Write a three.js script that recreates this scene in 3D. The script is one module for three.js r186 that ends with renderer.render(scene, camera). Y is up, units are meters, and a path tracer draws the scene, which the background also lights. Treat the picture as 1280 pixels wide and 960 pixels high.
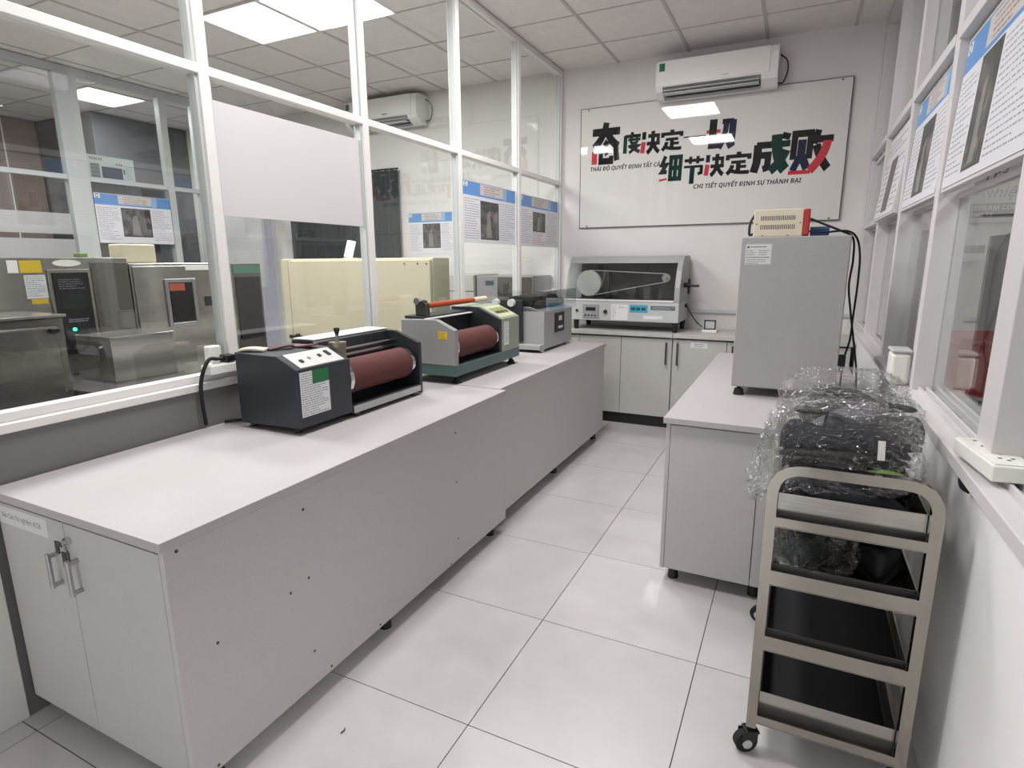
import * as THREE from 'three';
import { RoundedBoxGeometry } from 'three/addons/geometries/RoundedBoxGeometry.js';
import { mergeGeometries, toCreasedNormals } from 'three/addons/utils/BufferGeometryUtils.js';
import { ImprovedNoise } from 'three/addons/math/ImprovedNoise.js';
import { RectAreaLightUniformsLib } from 'three/addons/lights/RectAreaLightUniformsLib.js';

// ------------------------------------------------------------------ camera, lights, exposure
const scene = new THREE.Scene();
scene.background = new THREE.Color().setRGB(2.5, 2.55, 2.6);   // overcast daylight, let in only by the glazed door added behind the viewer for fill
const camera = new THREE.PerspectiveCamera(67.3, 1280 / 960, 0.05, 60);
camera.position.set(0, 1.4204, 0);
camera.rotation.set(-0.2089, 0.4548, -0.0064, 'YXZ');
const renderer = new THREE.WebGLRenderer({ antialias: true });
renderer.toneMapping = THREE.LinearToneMapping;
renderer.toneMappingExposure = 1.2;
renderer.shadowMap.enabled = true;
RectAreaLightUniformsLib.init();
const PANEL = 27;                    // luminance of the 600 x 600 ceiling panels in the room
const PANEL_NEXT = 30;                 // panels of the rooms beyond the glass
const PANEL_RIGHT = 15;
const WARM = new THREE.Color(1.0, 0.985, 0.99);

// ------------------------------------------------------------------ helpers
let seed = 7;
const rnd = () => { seed = (seed * 1664525 + 1013904223) >>> 0; return seed / 4294967296; };
const noise = new ImprovedNoise();
const fbm = (x, y, z = 0, o = 4) => { let s = 0, a = 0.5, f = 1; for (let i = 0; i < o; i++) { s += a * noise.noise(x * f, y * f, z + i * 7.3); a *= 0.5; f *= 2.03; } return s; };
const used = {};
const numbered = (n) => { const k = used[n] = (used[n] ?? -1) + 1; return k ? `${n}_${String(k).padStart(3, '0')}` : n; };
const V = (x, y, z) => new THREE.Vector3(x, y, z);

// uv in metres from the dominant axis of the normal
function muv(g) {
  const p = g.attributes.position, n = g.attributes.normal, uv = new Float32Array(p.count * 2);
  for (let i = 0; i < p.count; i++) {
    const ax = Math.abs(n.getX(i)), ay = Math.abs(n.getY(i)), az = Math.abs(n.getZ(i));
    const [u, v] = ay >= ax && ay >= az ? [p.getX(i), p.getZ(i)] : ax >= az ? [p.getZ(i), p.getY(i)] : [p.getX(i), p.getY(i)];
    uv[i * 2] = u; uv[i * 2 + 1] = v;
  }
  g.setAttribute('uv', new THREE.BufferAttribute(uv, 2));
  return g;
}
const flat = (g) => (g.index ? g.toNonIndexed() : g);
const mg = (...gs) => mergeGeometries(gs.flat().map(flat));
// box given by its limits
function bx(x0, x1, y0, y1, z0, z1, r = 0, seg = 2) {
  const w = Math.abs(x1 - x0), h = Math.abs(y1 - y0), d = Math.abs(z1 - z0);
  const g = r > 0 ? new RoundedBoxGeometry(w, h, d, seg, Math.min(r, w / 2.01, h / 2.01, d / 2.01)) : new THREE.BoxGeometry(w, h, d);
  return muv(flat(g.translate((x0 + x1) / 2, (y0 + y1) / 2, (z0 + z1) / 2)));
}
function cyl(r0, r1, len, x, y, z, axis = 'y', seg = 24) {
  const g = new THREE.CylinderGeometry(r1, r0, len, seg);
  if (axis === 'x') g.rotateZ(-Math.PI / 2); if (axis === 'z') g.rotateX(Math.PI / 2);
  return muv(flat(g.translate(x, y, z)));
}
function tube(pts, r, seg = 32, rs = 8, closed = false) {
  return muv(flat(new THREE.TubeGeometry(new THREE.CatmullRomCurve3(pts.map((p) => V(...p)), closed, 'centripetal'), seg, r, rs, closed)));
}
// polygon in (a, b) drawn out along an axis: 'z' -> (x, y), 'x' -> (z, y), 'y' -> (x, z)
function ext(poly, c0, c1, axis = 'z', bevel = 0) {
  const s = new THREE.Shape(poly.map(([a, b]) => new THREE.Vector2(a, b))), d = Math.abs(c1 - c0), lo = Math.min(c0, c1);
  const g = new THREE.ExtrudeGeometry(s, { depth: d - 2 * bevel, bevelEnabled: bevel > 0, bevelSize: bevel, bevelThickness: bevel, bevelOffset: -bevel, bevelSegments: 1, curveSegments: 8 });
  g.translate(0, 0, lo + bevel);
  if (axis === 'x') g.applyMatrix4(new THREE.Matrix4().set(0, 0, 1, 0, 0, 1, 0, 0, 1, 0, 0, 0, 0, 0, 0, 1));
  if (axis === 'y') g.applyMatrix4(new THREE.Matrix4().set(1, 0, 0, 0, 0, 0, 1, 0, 0, 1, 0, 0, 0, 0, 0, 1));
  const f = flat(g);
  if (axis !== 'z') { // the swap mirrors: turn the faces round
    for (const k of ['position', 'normal', 'uv']) { const a = f.attributes[k], n = a.itemSize; for (let i = 0; i < a.count; i += 3) for (let c = 0; c < n; c++) { const t = a.array[(i + 1) * n + c]; a.array[(i + 1) * n + c] = a.array[(i + 2) * n + c]; a.array[(i + 2) * n + c] = t; } }
    f.computeVertexNormals();
  }
  return muv(f);
}
// printed sheet: front face on one axis carries the whole texture
function sheet(x0, x1, y0, y1, z0, z1, face) {
  const g = new THREE.BoxGeometry(x1 - x0, y1 - y0, z1 - z0).translate((x0 + x1) / 2, (y0 + y1) / 2, (z0 + z1) / 2);
  const p = g.attributes.position, uv = g.attributes.uv;
  for (let i = 0; i < p.count; i++) {
    const u = face === '+z' ? (p.getX(i) - x0) / (x1 - x0) : face === '+x' ? (z1 - p.getZ(i)) / (z1 - z0) : face === '-x' ? (p.getZ(i) - z0) / (z1 - z0) : (p.getX(i) - x0) / (x1 - x0);
    const v = face === '+y' ? (z1 - p.getZ(i)) / (z1 - z0) : (p.getY(i) - y0) / (y1 - y0);
    uv.setXY(i, u, v);
  }
  return flat(g);
}
// a thing: a group at its base; geometry of its parts is given in world coordinates
function thing(name, label, category, base, opt = {}) {
  const o = new THREE.Group(); o.name = numbered(name); o.position.set(...base); scene.add(o);
  if (opt.kind) o.userData.kind = opt.kind;
  if (label) o.userData.label = label;
  if (category) o.userData.category = category;
  if (opt.group) o.userData.group = opt.group;
  o.userData.base = base;
  return o;
}
function part(parent, name, geo, mat, label) {
  let r = parent; while (r.parent && r.parent !== scene) r = r.parent;
  const b = r.userData.base, m = new THREE.Mesh(Array.isArray(geo) ? mg(geo) : geo, mat);
  m.geometry.translate(-b[0], -b[1], -b[2]);
  m.name = name; if (label) m.userData.label = label;
  parent.add(m); return m;
}
function single(name, geo, mat, label, category, group) {
  const m = new THREE.Mesh(Array.isArray(geo) ? mg(geo) : geo, mat); m.name = numbered(name);
  m.userData.label = label; m.userData.category = category; if (group) m.userData.group = group;
  scene.add(m); return m;
}
function struct(name, geo, mat) { const m = new THREE.Mesh(Array.isArray(geo) ? mg(geo) : geo, mat); m.name = numbered(name); m.userData.kind = 'structure'; scene.add(m); return m; }
const structGroup = (name) => { const o = thing(name, null, null, [0, 0, 0], { kind: 'structure' }); return o; };

// ------------------------------------------------------------------ textures
function dataTex(n, f, srgb = true, rep = 1) {
  const d = new Uint8Array(n * n * 4);
  for (let y = 0; y < n; y++) for (let x = 0; x < n; x++) { const c = f(x / n, y / n), i = (y * n + x) * 4, a = Array.isArray(c) ? c : [c, c, c]; for (let k = 0; k < 3; k++) d[i + k] = Math.max(0, Math.min(255, a[k] * 255)); d[i + 3] = 255; }
  const t = new THREE.DataTexture(d, n, n); t.wrapS = t.wrapT = THREE.RepeatWrapping; t.magFilter = THREE.LinearFilter; t.minFilter = THREE.LinearMipmapLinearFilter; t.generateMipmaps = true;
  if (srgb) t.colorSpace = THREE.SRGBColorSpace; t.repeat.set(rep, rep); t.needsUpdate = true; return t;
}
// tileable noise: blend of shifted copies
const tile = (f) => (u, v) => { const a = f(u, v), b = f(u - 1, v), c = f(u, v - 1), d = f(u - 1, v - 1); return (a * (1 - u) + b * u) * (1 - v) + (c * (1 - u) + d * u) * v; };
const speck = dataTex(256, tile((u, v) => 0.965 + 0.02 * fbm(u * 9, v * 9, 3) + 0.05 * (fbm(u * 70, v * 70, 9, 2))), true, 2);
const cloud = dataTex(256, tile((u, v) => 0.96 + 0.09 * fbm(u * 5, v * 5, 5, 5)), true, 0.9);
const wallTex = dataTex(256, tile((u, v) => 0.965 + 0.07 * fbm(u * 4, v * 4, 11, 5)), true, 0.5);
const ceilTex = dataTex(256, tile((u, v) => 0.96 + 0.05 * fbm(u * 6, v * 6, 2, 3) - (fbm(u * 60, v * 60, 21, 2) > 0.27 ? 0.12 : 0)), true, 1.6);
const brushed = dataTex(256, tile((u, v) => 0.9 + 0.18 * fbm(u * 2, v * 90, 4, 3) + 0.1 * fbm(u * 5, v * 5, 8, 3)), true, 2.5);
const brushedR = dataTex(256, tile((u, v) => 0.45 + 0.25 * fbm(u * 3, v * 90, 4, 3) + 0.16 * fbm(u * 6, v * 6, 18, 3)), false, 2.5);
const grit = dataTex(256, (u, v) => 0.86 + 0.28 * (rnd() - 0.5) + 0.1 * fbm(u * 8, v * 8, 6), true, 6);
const gritB = dataTex(256, () => rnd(), false, 6);
const fabricB = dataTex(128, (u, v) => 0.5 + 0.25 * Math.sin(u * 128 * 1.57) * Math.sin(v * 128 * 1.57) + 0.2 * (rnd() - 0.5), false, 14);
const crumple = dataTex(512, tile((u, v) => { let s = 0; for (const [k, z] of [[5, 1], [11, 4], [23, 8]]) s += (1 - Math.abs(noise.noise(u * k, v * k, z)) * 2.2) / (k / 5); return 0.3 * s; }), false, 2.2);
const smudgeR = dataTex(256, tile((u, v) => 0.16 + 0.22 * Math.max(0, fbm(u * 5, v * 5, 31, 4)) + 0.05 * fbm(u * 30, v * 30, 12, 2)), false, 0.7);

const std = (color, roughness = 0.6, metalness = 0, o = {}) => new THREE.MeshStandardMaterial({ color, roughness, metalness, ...o });
const M = {
  wall: std(0xe2dedb, 0.75, 0, { map: wallTex }), wallSill: std(0xf4f1ef, 0.6, 0, { map: wallTex }), wallGrey: std(0x777573, 0.7, 0, { map: wallTex }), wallDark: std(0x5b5d62, 0.8, 0, { map: wallTex }),
  brown: std(0x85706a, 0.6, 0, { map: wallTex }), ceil: std(0xefe9e6, 0.85, 0, { map: ceilTex }), tee: std(0xc0bbb8, 0.6), grout: std(0x2e2c2b, 0.9),
  floor: new THREE.MeshPhysicalMaterial({ color: 0xd7d3d2, map: cloud, roughness: 0.3, clearcoat: 1, clearcoatRoughness: 0.035 }),
  floor2: new THREE.MeshPhysicalMaterial({ color: 0xdad6d5, map: cloud, roughness: 0.32, clearcoat: 1, clearcoatRoughness: 0.045 }),
  lam: std(0xbeb9b8, 0.42, 0, { map: speck }), lamFront: std(0xc9c5c3, 0.5, 0, { map: speck }), lamEdge: std(0xaaa69f, 0.5, 0, { map: speck }), lamBack: std(0xc6c3be, 0.48, 0, { map: speck }),
  white: std(0xe6e3e0, 0.38), frame: std(0xe2dfdc, 0.4), frameRight: std(0xd0cccb, 0.42), frameGrey: std(0xbfc2c1, 0.42), plastic: std(0xe9e7e2, 0.35), black: std(0x131315, 0.5), rubber: std(0x1a1a1b, 0.8),
  dark: std(0x25282d, 0.42), charcoal: std(0x2b2f36, 0.38), steel: std(0xc2beb9, 0.42, 0.8, { map: brushed, roughnessMap: brushedR }), steelDark: std(0x8f8a84, 0.5, 0.7, { map: brushed, roughnessMap: brushedR }),
  steelTube: std(0xa09b94, 0.3, 1, { roughnessMap: brushedR }), chrome: std(0xd5d5d5, 0.16, 1), alu: std(0xb9bbbd, 0.35, 1), iron: std(0x57544f, 0.42, 0.9),
  grey: std(0xaaa7a6, 0.45, 0, { map: speck }), greyMid: std(0xa3a1a3, 0.42, 0, { map: speck }), beige: std(0xcfc7ad, 0.5, 0, { map: speck }), beigeBox: std(0xd9cdb8, 0.45), red: std(0xb02c28, 0.4), blue: std(0x33578f, 0.5),
  roller: std(0x66332f, 0.8, 0, { map: grit, bumpMap: gritB, bumpScale: 0.0004 }), greyPlate: std(0x8d8b8a, 0.45), olive: std(0x83875c, 0.4), panelOlive: std(0xb4b592, 0.4), weight: std(0x8a8274, 0.4, 0.6), teal: std(0x49605f, 0.4), greenGrey: std(0x8d9484, 0.45), yellow: std(0xd6b72c, 0.5), greenLabel: std(0x1c6a43, 0.5),
  orange: std(0xb1522f, 0.5), lavender: std(0xb9b8c6, 0.5), brass: std(0xa58a4c, 0.35, 1), mat: std(0x121114, 0.75), dial: std(0xc9c9c4, 0.4),  // mat: near-black colour that paints the shade on the trolley trays
  glass: new THREE.MeshPhysicalMaterial({ color: 0xf8faf9, roughness: 0.0, transmission: 1, thickness: 0, ior: 1.5 }),
  frost: new THREE.MeshPhysicalMaterial({ color: 0xf0f0f0, roughness: 0.6, transmission: 0.8, thickness: 0, ior: 1.4 }),
  acrylic: new THREE.MeshPhysicalMaterial({ color: 0xf4f6f6, roughness: 0.04, transmission: 1, thickness: 0, ior: 1.5 }),
  film: new THREE.MeshPhysicalMaterial({ color: 0xfbfbfb, roughness: 0.1, specularIntensity: 1, transmission: 1, thickness: 0, ior: 1.5, bumpMap: crumple, bumpScale: 0.03, side: THREE.DoubleSide }),
  navy: std(0x161923, 0.75, 0, { bumpMap: fabricB, bumpScale: 0.0006 }), shoeTeal: std(0x1d2a2c, 0.75, 0, { bumpMap: fabricB, bumpScale: 0.0006 }), shoeGrey: std(0x56545a, 0.75, 0, { bumpMap: fabricB, bumpScale: 0.0006 }), shoeBlack: std(0x101014, 0.7, 0, { bumpMap: fabricB, bumpScale: 0.0006 }),
  lime: std(0x6f8a4a, 0.6), curtain: std(0x3a3f40, 0.9), redCrate: std(0x9c2d33, 0.5), greenCloth: std(0x355a33, 0.9), paper: std(0xe8e6e4, 0.7),
};
M.darkGlass = std(0x0e1213, 0.12); M.screen = std(0x27302f, 0.2); M.panelDark = std(0x1a1a1e, 0.45); M.ledGreen = std(0x0c4030, 0.4, 0, { emissive: 0x3dffb0, emissiveIntensity: 2.5 });
M.diffuser = std(0xffffff, 0.5, 0, { emissive: WARM, emissiveIntensity: 2.2 });

function canvasMat(w, h, draw, rough = 0.5, extra = {}) {
  const c = document.createElement('canvas'); c.width = w; c.height = h; const g = c.getContext('2d'); draw(g, w, h);
  const t = new THREE.CanvasTexture(c); t.colorSpace = THREE.SRGBColorSpace; t.anisotropy = 8;
  return new THREE.MeshPhysicalMaterial({ map: t, roughness: rough, ...extra });
}
const rows = (g, x0, x1, y0, y1, step, col, th = 2) => { g.fillStyle = col; for (let y = y0; y < y1; y += step) { let x = x0; const end = x1 - (x1 - x0) * 0.45 * rnd() * (rnd() > 0.4 ? 1 : 0); while (x < end) { const w = 4 + rnd() * 16; g.fillRect(x, y, Math.min(w, end - x), th); x += w + 3 + rnd() * 3; } } };
// letters of Vietnamese with the marks the font lacks put on by hand
const MARKS = { 'Ế': ['Ê', 'a'], 'ế': ['ê', 'a'], 'Ộ': ['Ô', 'd'], 'Ị': ['I', 'd'], 'Ấ': ['Â', 'a'], 'Ả': ['A', 'h'], 'Ự': ['U', 'wd'], 'Ạ': ['A', 'd'], 'ệ': ['ê', 'd'] };
function viet(g, text, x, y, size, style, spread = 1) {
  g.font = `${style} ${size}px sans-serif`; g.lineCap = 'round';
  for (const ch of text) {
    const [b, k] = MARKS[ch] ?? [ch, '']; g.fillText(b, x, y); const w = g.measureText(b).width, cx = x + w / 2, low = b === b.toLowerCase();
    const top = y - size * (low ? 0.72 : 0.92); g.lineWidth = size * 0.075; g.strokeStyle = g.fillStyle; g.beginPath();
    if (k.includes('a')) { g.moveTo(cx + size * 0.14, top - size * 0.02); g.lineTo(cx + size * 0.26, top - size * 0.15); }
    if (k.includes('h')) { g.moveTo(cx - size * 0.06, top + size * 0.02); g.quadraticCurveTo(cx + size * 0.16, top, cx + size * 0.02, top + size * 0.14); }
    if (k.includes('w')) { g.moveTo(x + w * 0.9, y - size * 0.68); g.quadraticCurveTo(x + w * 1.12, y - size * 0.7, x + w * 1.08, y - size * 0.84); }
    g.stroke();
    if (k.includes('d')) { g.beginPath(); g.arc(cx, y + size * 0.15, size * 0.065, 0, 7); g.fill(); }
    x += w * spread;
  }
  return x;
}

// ------------------------------------------------------------------ the room shell
const XL = -2.1, XR = 0.43, ZB = -5.42, ZF = 2.4, H = 3.13, X2 = -5.95, XLL = -8.6, XRR = 3.4, T = 0.12;
{ // floors
  const f = structGroup('floor');
  part(f, 'grout_bed', bx(XL - 0.03, XR + 0.03, -0.16, -0.0035, ZB, ZF), M.grout);
  const s = 0.6, fx = -0.8103, fz = -1.3275, gap = 0.0016;
  for (let i = -3; i < 3; i++) for (let j = -10; j < 8; j++) {
    const x0 = Math.max(XL - 0.03, fx + s * i + gap), x1 = Math.min(XR + 0.03, fx + s * (i + 1) - gap), z1 = Math.min(ZF, fz - s * j - gap), z0 = Math.max(ZB, fz - s * (j + 1) + gap);
    if (x1 - x0 < 0.02 || z1 - z0 < 0.02) continue;
    const g = bx(x0, x1, -0.009, 0, z0, z1), uv = g.attributes.uv, du = rnd() * 5, dv = rnd() * 5; for (let k = 0; k < uv.count; k++) uv.setXY(k, uv.getX(k) + du, uv.getY(k) + dv);
    part(f, 'floor_tile', g, rnd() > 0.5 ? M.floor : M.floor2);
  }
  struct('floor_beyond_left', bx(XLL, XL - 0.03, -0.16, 0, ZB, ZF), M.floor);
  struct('floor_beyond_right', bx(XR + 0.03, XRR, -0.16, 0, ZB, ZF), M.floor);
}
const LIGHTS = [];
{ // ceilings: tiles in a T-bar grid
  const cx = -1.583, cz = -4.303, s = 0.605;
  const lit = (x, z) => LIGHTS.some(([a, b]) => Math.abs(a - x) < 0.05 && Math.abs(b - z) < 0.05);
  const zc = (j) => cz - s * j - s / 2, xc = (i) => cx + s * i + s / 2;
  LIGHTS.push([xc(0), zc(-2), 0], [xc(0), zc(-5), 0], [xc(-3), zc(-2), 1], [xc(-4), zc(-2), 1], [xc(-3), zc(-5), 1], [xc(-4), zc(-5), 1], [xc(5), zc(-5), 2], [xc(5), zc(-8), 2], [xc(-9), zc(-1), 3], [xc(-9), zc(-5), 3]);  // the last one is an unseen panel added to brighten the oven carton
  const build = (name, xa, xb, tilesToo, zStop = ZF) => {
    const g = structGroup(name);
    part(g, 'slab', bx(xa, xb, H + 0.06, H + 0.2, ZB, ZF), M.ceil);
    const bars = [];
    for (let i = -13; i < 9; i++) { const x = cx + s * i; if (x > xa + 0.02 && x < xb - 0.02) bars.push(bx(x - 0.011, x + 0.011, H, H + 0.02, ZB, ZF)); }
    for (let j = -15; j < 3; j++) { const z = cz - s * j; if (z > ZB + 0.02 && z < ZF) bars.push(bx(xa, xb, H + 0.002, H + 0.02, z - 0.006, z + 0.006)); }
    part(g, 'ceiling_grid', bars, M.tee);
    for (let i = -13; i < 9; i++) for (let j = -15; j < 3; j++) {
      const x0 = Math.max(xa, cx + s * i + 0.002), x1 = Math.min(xb, cx + s * (i + 1) - 0.002), z1 = Math.min(ZF, cz - s * j - 0.002), z0 = Math.max(ZB, cz - s * (j + 1) + 0.002);
      if (x1 - x0 < 0.03 || z1 - z0 < 0.03 || lit(xc(i), zc(j))) continue;
      part(g, 'ceiling_tile', bx(x0, x1, H + 0.007, H + 0.02, z0, z1), M.ceil);
    }
  };
  build('ceiling', XL - 0.035, XR + 0.05); build('ceiling_left', X2, XL - 0.035); build('ceiling_far_left', XLL, X2); build('ceiling_right', XR + 0.05, XRR);
  const texts = ['square white ceiling light panel above the middle of the room', 'square white ceiling light panel above the first bench', 'glowing ceiling panel beyond the glass, right one of the pair', 'glowing ceiling panel beyond the glass, left one of the pair', 'ceiling panel of the left room nearer the viewer, right one', 'ceiling panel of the left room nearer the viewer, left one', 'farther ceiling light panel in the room right of the glass wall', 'nearer ceiling light panel in the room right of the glass wall', 'glowing ceiling panel behind the second glazed partition', 'ceiling panel added unseen behind the second partition to brighten the carton'];
  LIGHTS.forEach(([x, z, k], i) => {
    const t = thing('ceiling_light', texts[i], 'ceiling light', [x, H, z], { group: 'square ceiling light panels' }), a = 0.2985, b = 0.285;
    part(t, 'frame', [bx(x - a, x + a, H - 0.004, H + 0.02, z - a, z - b), bx(x - a, x + a, H - 0.004, H + 0.02, z + b, z + a), bx(x - a, x - b, H - 0.004, H + 0.02, z - b, z + b), bx(x + b, x + a, H - 0.004, H + 0.02, z - b, z + b)], M.white);
    part(t, 'diffuser', bx(x - b, x + b, H + 0.004, H + 0.02, z - b, z + b), M.diffuser);
    const l = new THREE.RectAreaLight(WARM, k === 0 ? PANEL : k === 2 ? PANEL_RIGHT : PANEL_NEXT, 0.57, 0.57); l.name = 'ceiling_panel_light'; l.position.set(x, H - 0.006, z); l.rotation.x = -Math.PI / 2; scene.add(l);
  });
}
struct('wall_back', bx(XLL - T, XRR + T, -0.16, H + 0.2, ZB - T, ZB), M.wall);
struct('wall_front', [bx(XLL - T, -1.95, -0.16, H + 0.2, ZF, ZF + T), bx(0.3, XRR + T, -0.16, H + 0.2, ZF, ZF + T), bx(-1.95, 0.3, 2.12, H + 0.2, ZF, ZF + T), bx(-1.95, 0.3, -0.16, 0, ZF, ZF + T)], M.wall);
{ // added, unseen glazed double door that lets in fill light from behind the viewer
  const d = structGroup('door_3'), z0 = ZF + 0.03, z1 = ZF + 0.08;
  part(d, 'door_frame', [bx(-1.95, -1.9, 0, 2.12, z0, z1), bx(0.25, 0.3, 0, 2.12, z0, z1), bx(-1.9, 0.25, 2.07, 2.12, z0, z1)], M.frame);
  for (const [a, b] of [[-1.895, -0.83], [-0.82, 0.245]]) { part(d, 'door_leaf', [bx(a, a + 0.07, 0.01, 2.065, z0, z1), bx(b - 0.07, b, 0.01, 2.065, z0, z1), bx(a + 0.07, b - 0.07, 0.01, 0.12, z0, z1), bx(a + 0.07, b - 0.07, 1.99, 2.065, z0, z1)], M.frame); part(d, 'pane', bx(a + 0.07, b - 0.07, 0.12, 1.99, z0 + 0.02, z0 + 0.026), M.glass); }
}
struct('wall_far_left', bx(XLL - T, XLL, -0.16, H + 0.2, ZB, ZF), M.brown);
struct('wall_far_right', bx(XRR, XRR + T, -0.16, H + 0.2, ZB, ZF), M.brown);
struct('wall_left', bx(XL - 0.065, XL, 0, 0.925, ZB, -0.751), M.wallGrey);
struct('wall_right', bx(XR, XR + 0.13, 0, 0.895, ZB, ZF), M.wallSill);

// left glazed partition
{
  const w = structGroup('window_1'), x0 = XL - 0.065, x1 = XL, fz = [-0.776, -1.64, -2.575, -3.53, -4.47, -5.395], hw = 0.0225;
  part(w, 'sill', [bx(x0 - 0.01, x1 + 0.012, 0.925, 0.955, ZB, -0.751, 0.004), bx(x0, x1 - 0.014, 0.955, 0.985, ZB, -0.751, 0.003)], M.frame);
  part(w, 'head_rail', bx(x0, x1, H - 0.045, H - 0.001, ZB, ZF), M.frame);
  for (const z of fz) {
    part(w, 'post', bx(x0, x1, 0.985, H - 0.045, z - hw, z + hw, 0.003), M.frame);
    part(w, 'glazing_bead', [bx(x0 + 0.012, x1 - 0.012, 0.985, H - 0.045, z + hw, z + hw + 0.012), bx(x0 + 0.012, x1 - 0.012, 0.985, H - 0.045, z - hw - 0.012, z - hw)], M.frameGrey);
  }
  for (let k = 0; k < 5; k++) {
    const za = fz[k] - hw, zb = fz[k + 1] + hw;
    part(w, 'transom', bx(x0 + 0.004, x1, 2.125, 2.16, zb, za, 0.003), M.frame);
    part(w, 'pane', bx(x0 + 0.03, x0 + 0.035, 0.985, 2.125, zb, za), M.glass);
    part(w, 'pane', bx(x0 + 0.03, x0 + 0.035, 2.16, H - 0.045, zb, za), M.glass);
  }
  // doorway beside the bench, its leaf closed
  const d = structGroup('door_1');
  part(d, 'door_frame', [bx(x0, x1 + 0.005, 0, H - 0.045, -0.75, -0.66, 0.004), bx(x0, x1 + 0.005, 0, H - 0.045, 0.3, 0.37, 0.004), bx(x0, x1 + 0.005, 2.1, 2.16, -0.66, 0.3)], M.frame);
  part(d, 'door_leaf', [bx(x0 + 0.015, x1 - 0.012, 0.01, 0.9, -0.655, 0.295), bx(x0 + 0.015, x1 - 0.012, 0.9, 2.095, -0.655, -0.54), bx(x0 + 0.015, x1 - 0.012, 0.9, 2.095, 0.21, 0.295), bx(x0 + 0.015, x1 - 0.012, 2.0, 2.095, -0.54, 0.21)], M.frame);
  part(d, 'pane', bx(x0 + 0.03, x0 + 0.035, 0.9, 2.0, -0.54, 0.21), M.glass);
  part(d, 'pane', bx(x0 + 0.03, x0 + 0.035, 2.16, H - 0.045, -0.66, 0.3), M.glass);
  struct('wall_left_front', bx(x0, x1, 0, H - 0.045, 0.37, ZF), M.wall);
}
// right glazed partition with top-hung sashes
const BAYS = [[-1.73, -2.63], [-2.70, -3.535], [-3.605, -4.465], [-4.535, -5.36]];
{
  const w = structGroup('window_2'), x0 = XR, x1 = XR + 0.1, posts = [[0.5, 0.6], [-0.72, -0.62], [-1.73, -1.61], [-2.70, -2.63], [-3.605, -3.535], [-4.535, -4.465], [-5.41, -5.36]];
  part(w, 'sill', [bx(x0 - 0.035, x1 + 0.03, 0.895, 0.93, ZB, ZF, 0.004)], M.frameRight);
  part(w, 'sill_track', [bx(x0 + 0.02, x0 + 0.028, 0.93, 0.942, ZB, ZF), bx(x0 + 0.045, x0 + 0.053, 0.93, 0.942, ZB, ZF), bx(x0 + 0.075, x0 + 0.083, 0.93, 0.95, ZB, ZF)], M.frameRight);
  part(w, 'head_rail', bx(x0, x1, H - 0.045, H - 0.001, ZB, ZF), M.frameRight);
  for (const [a, b] of posts) part(w, 'post', bx(x0, x1, 0.93, H - 0.045, a, b, 0.003), M.frameRight);
  const open = [[0.5, -0.62], [-0.72, -1.61], ...BAYS];
  open.forEach(([b, a], k) => {
    part(w, 'transom', bx(x0 - 0.004, x1, 2.155, 2.195, a, b, 0.003), M.frameRight);
    part(w, 'pane', bx(x0 + 0.05, x0 + 0.055, 2.195, H - 0.045, a, b), M.glass);
    if (k === 0) { part(w, 'pane', bx(x0 + 0.05, x0 + 0.055, 0.93, 2.155, a, b), M.glass); return; }
    part(w, 'transom', bx(x0 + 0.055, x1, 1.632, 1.65, a, b, 0.003), M.frameRight);
    part(w, 'pane', bx(x0 + 0.065, x0 + 0.07, 0.93, 1.632, a, b), M.glass);
  });
}
// second partition, beyond the left room
{
  const w = structGroup('window_3'), a = X2 - 0.05, b = X2, ps = [[-5.42, -5.36], [-4.5, -4.44], [-4.14, -4.07], [-3.32, -3.14], [-1.9, -1.83], [-0.6, -0.53], [0.8, 0.87]];
  part(w, 'base_wall', bx(a, b, 0, 0.6, -4.44, ZF), M.wallGrey);
  part(w, 'head_rail', bx(a, b, H - 0.07, H, ZB, ZF), M.frameGrey);
  for (const [p, q] of ps) part(w, 'post', bx(a, b + 0.02, 0, H - 0.07, p, q), M.frameGrey);
  part(w, 'transom', bx(a, b + 0.01, 2.17, 2.21, -4.44, ZF), M.frameGrey);
  for (let k = 0; k < ps.length - 1; k++) { if (k) part(w, 'pane', bx(a + 0.02, a + 0.026, 0.6, 2.17, ps[k][1], ps[k + 1][0]), M.glass); part(w, 'pane', bx(a + 0.02, a + 0.026, 2.21, H - 0.07, ps[k][1], ps[k + 1][0]), M.glass); }
  part(w, 'frosted_band', bx(a + 0.03, a + 0.033, 1.69, 1.87, -3.13, -1.9), M.frost); part(w, 'frosted_band', bx(a + 0.03, a + 0.033, 1.36, 1.645, -3.13, -1.9), M.frost);
  const d = structGroup('door_2');
  part(d, 'door_leaf', [bx(a + 0.01, b, 0.02, 1.13, -5.36, -4.5), bx(a + 0.01, b, 1.13, 2.1, -5.36, -5.26), bx(a + 0.01, b, 1.13, 2.1, -4.62, -4.5), bx(a + 0.01, b, 2.0, 2.17, -5.26, -4.62)], M.lavender);
  part(d, 'pane', bx(a + 0.02, a + 0.026, 1.13, 2.0, -5.26, -4.62), M.glass);
  // dark wall and seamed brown cladding of the room behind
  struct('wall_dark_left', bx(-8.55, -7.4, 0, H, -5.41, -4.25), M.wallDark);
  const c = structGroup('cladding_left');
  for (let k = 0; k < 8; k++) part(c, 'wall_panel', bx(XLL, XLL + 0.06, 0, H, -4.24 + k * 0.36, -4.24 + k * 0.36 + 0.348), M.brown);
  part(c, 'seam_strip', [0, 1, 2, 3, 4, 5, 6].map((k) => bx(XLL, XLL + 0.064, 0, H, -4.24 + k * 0.36 + 0.348, -4.24 + (k + 1) * 0.36)), M.white);
}

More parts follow.
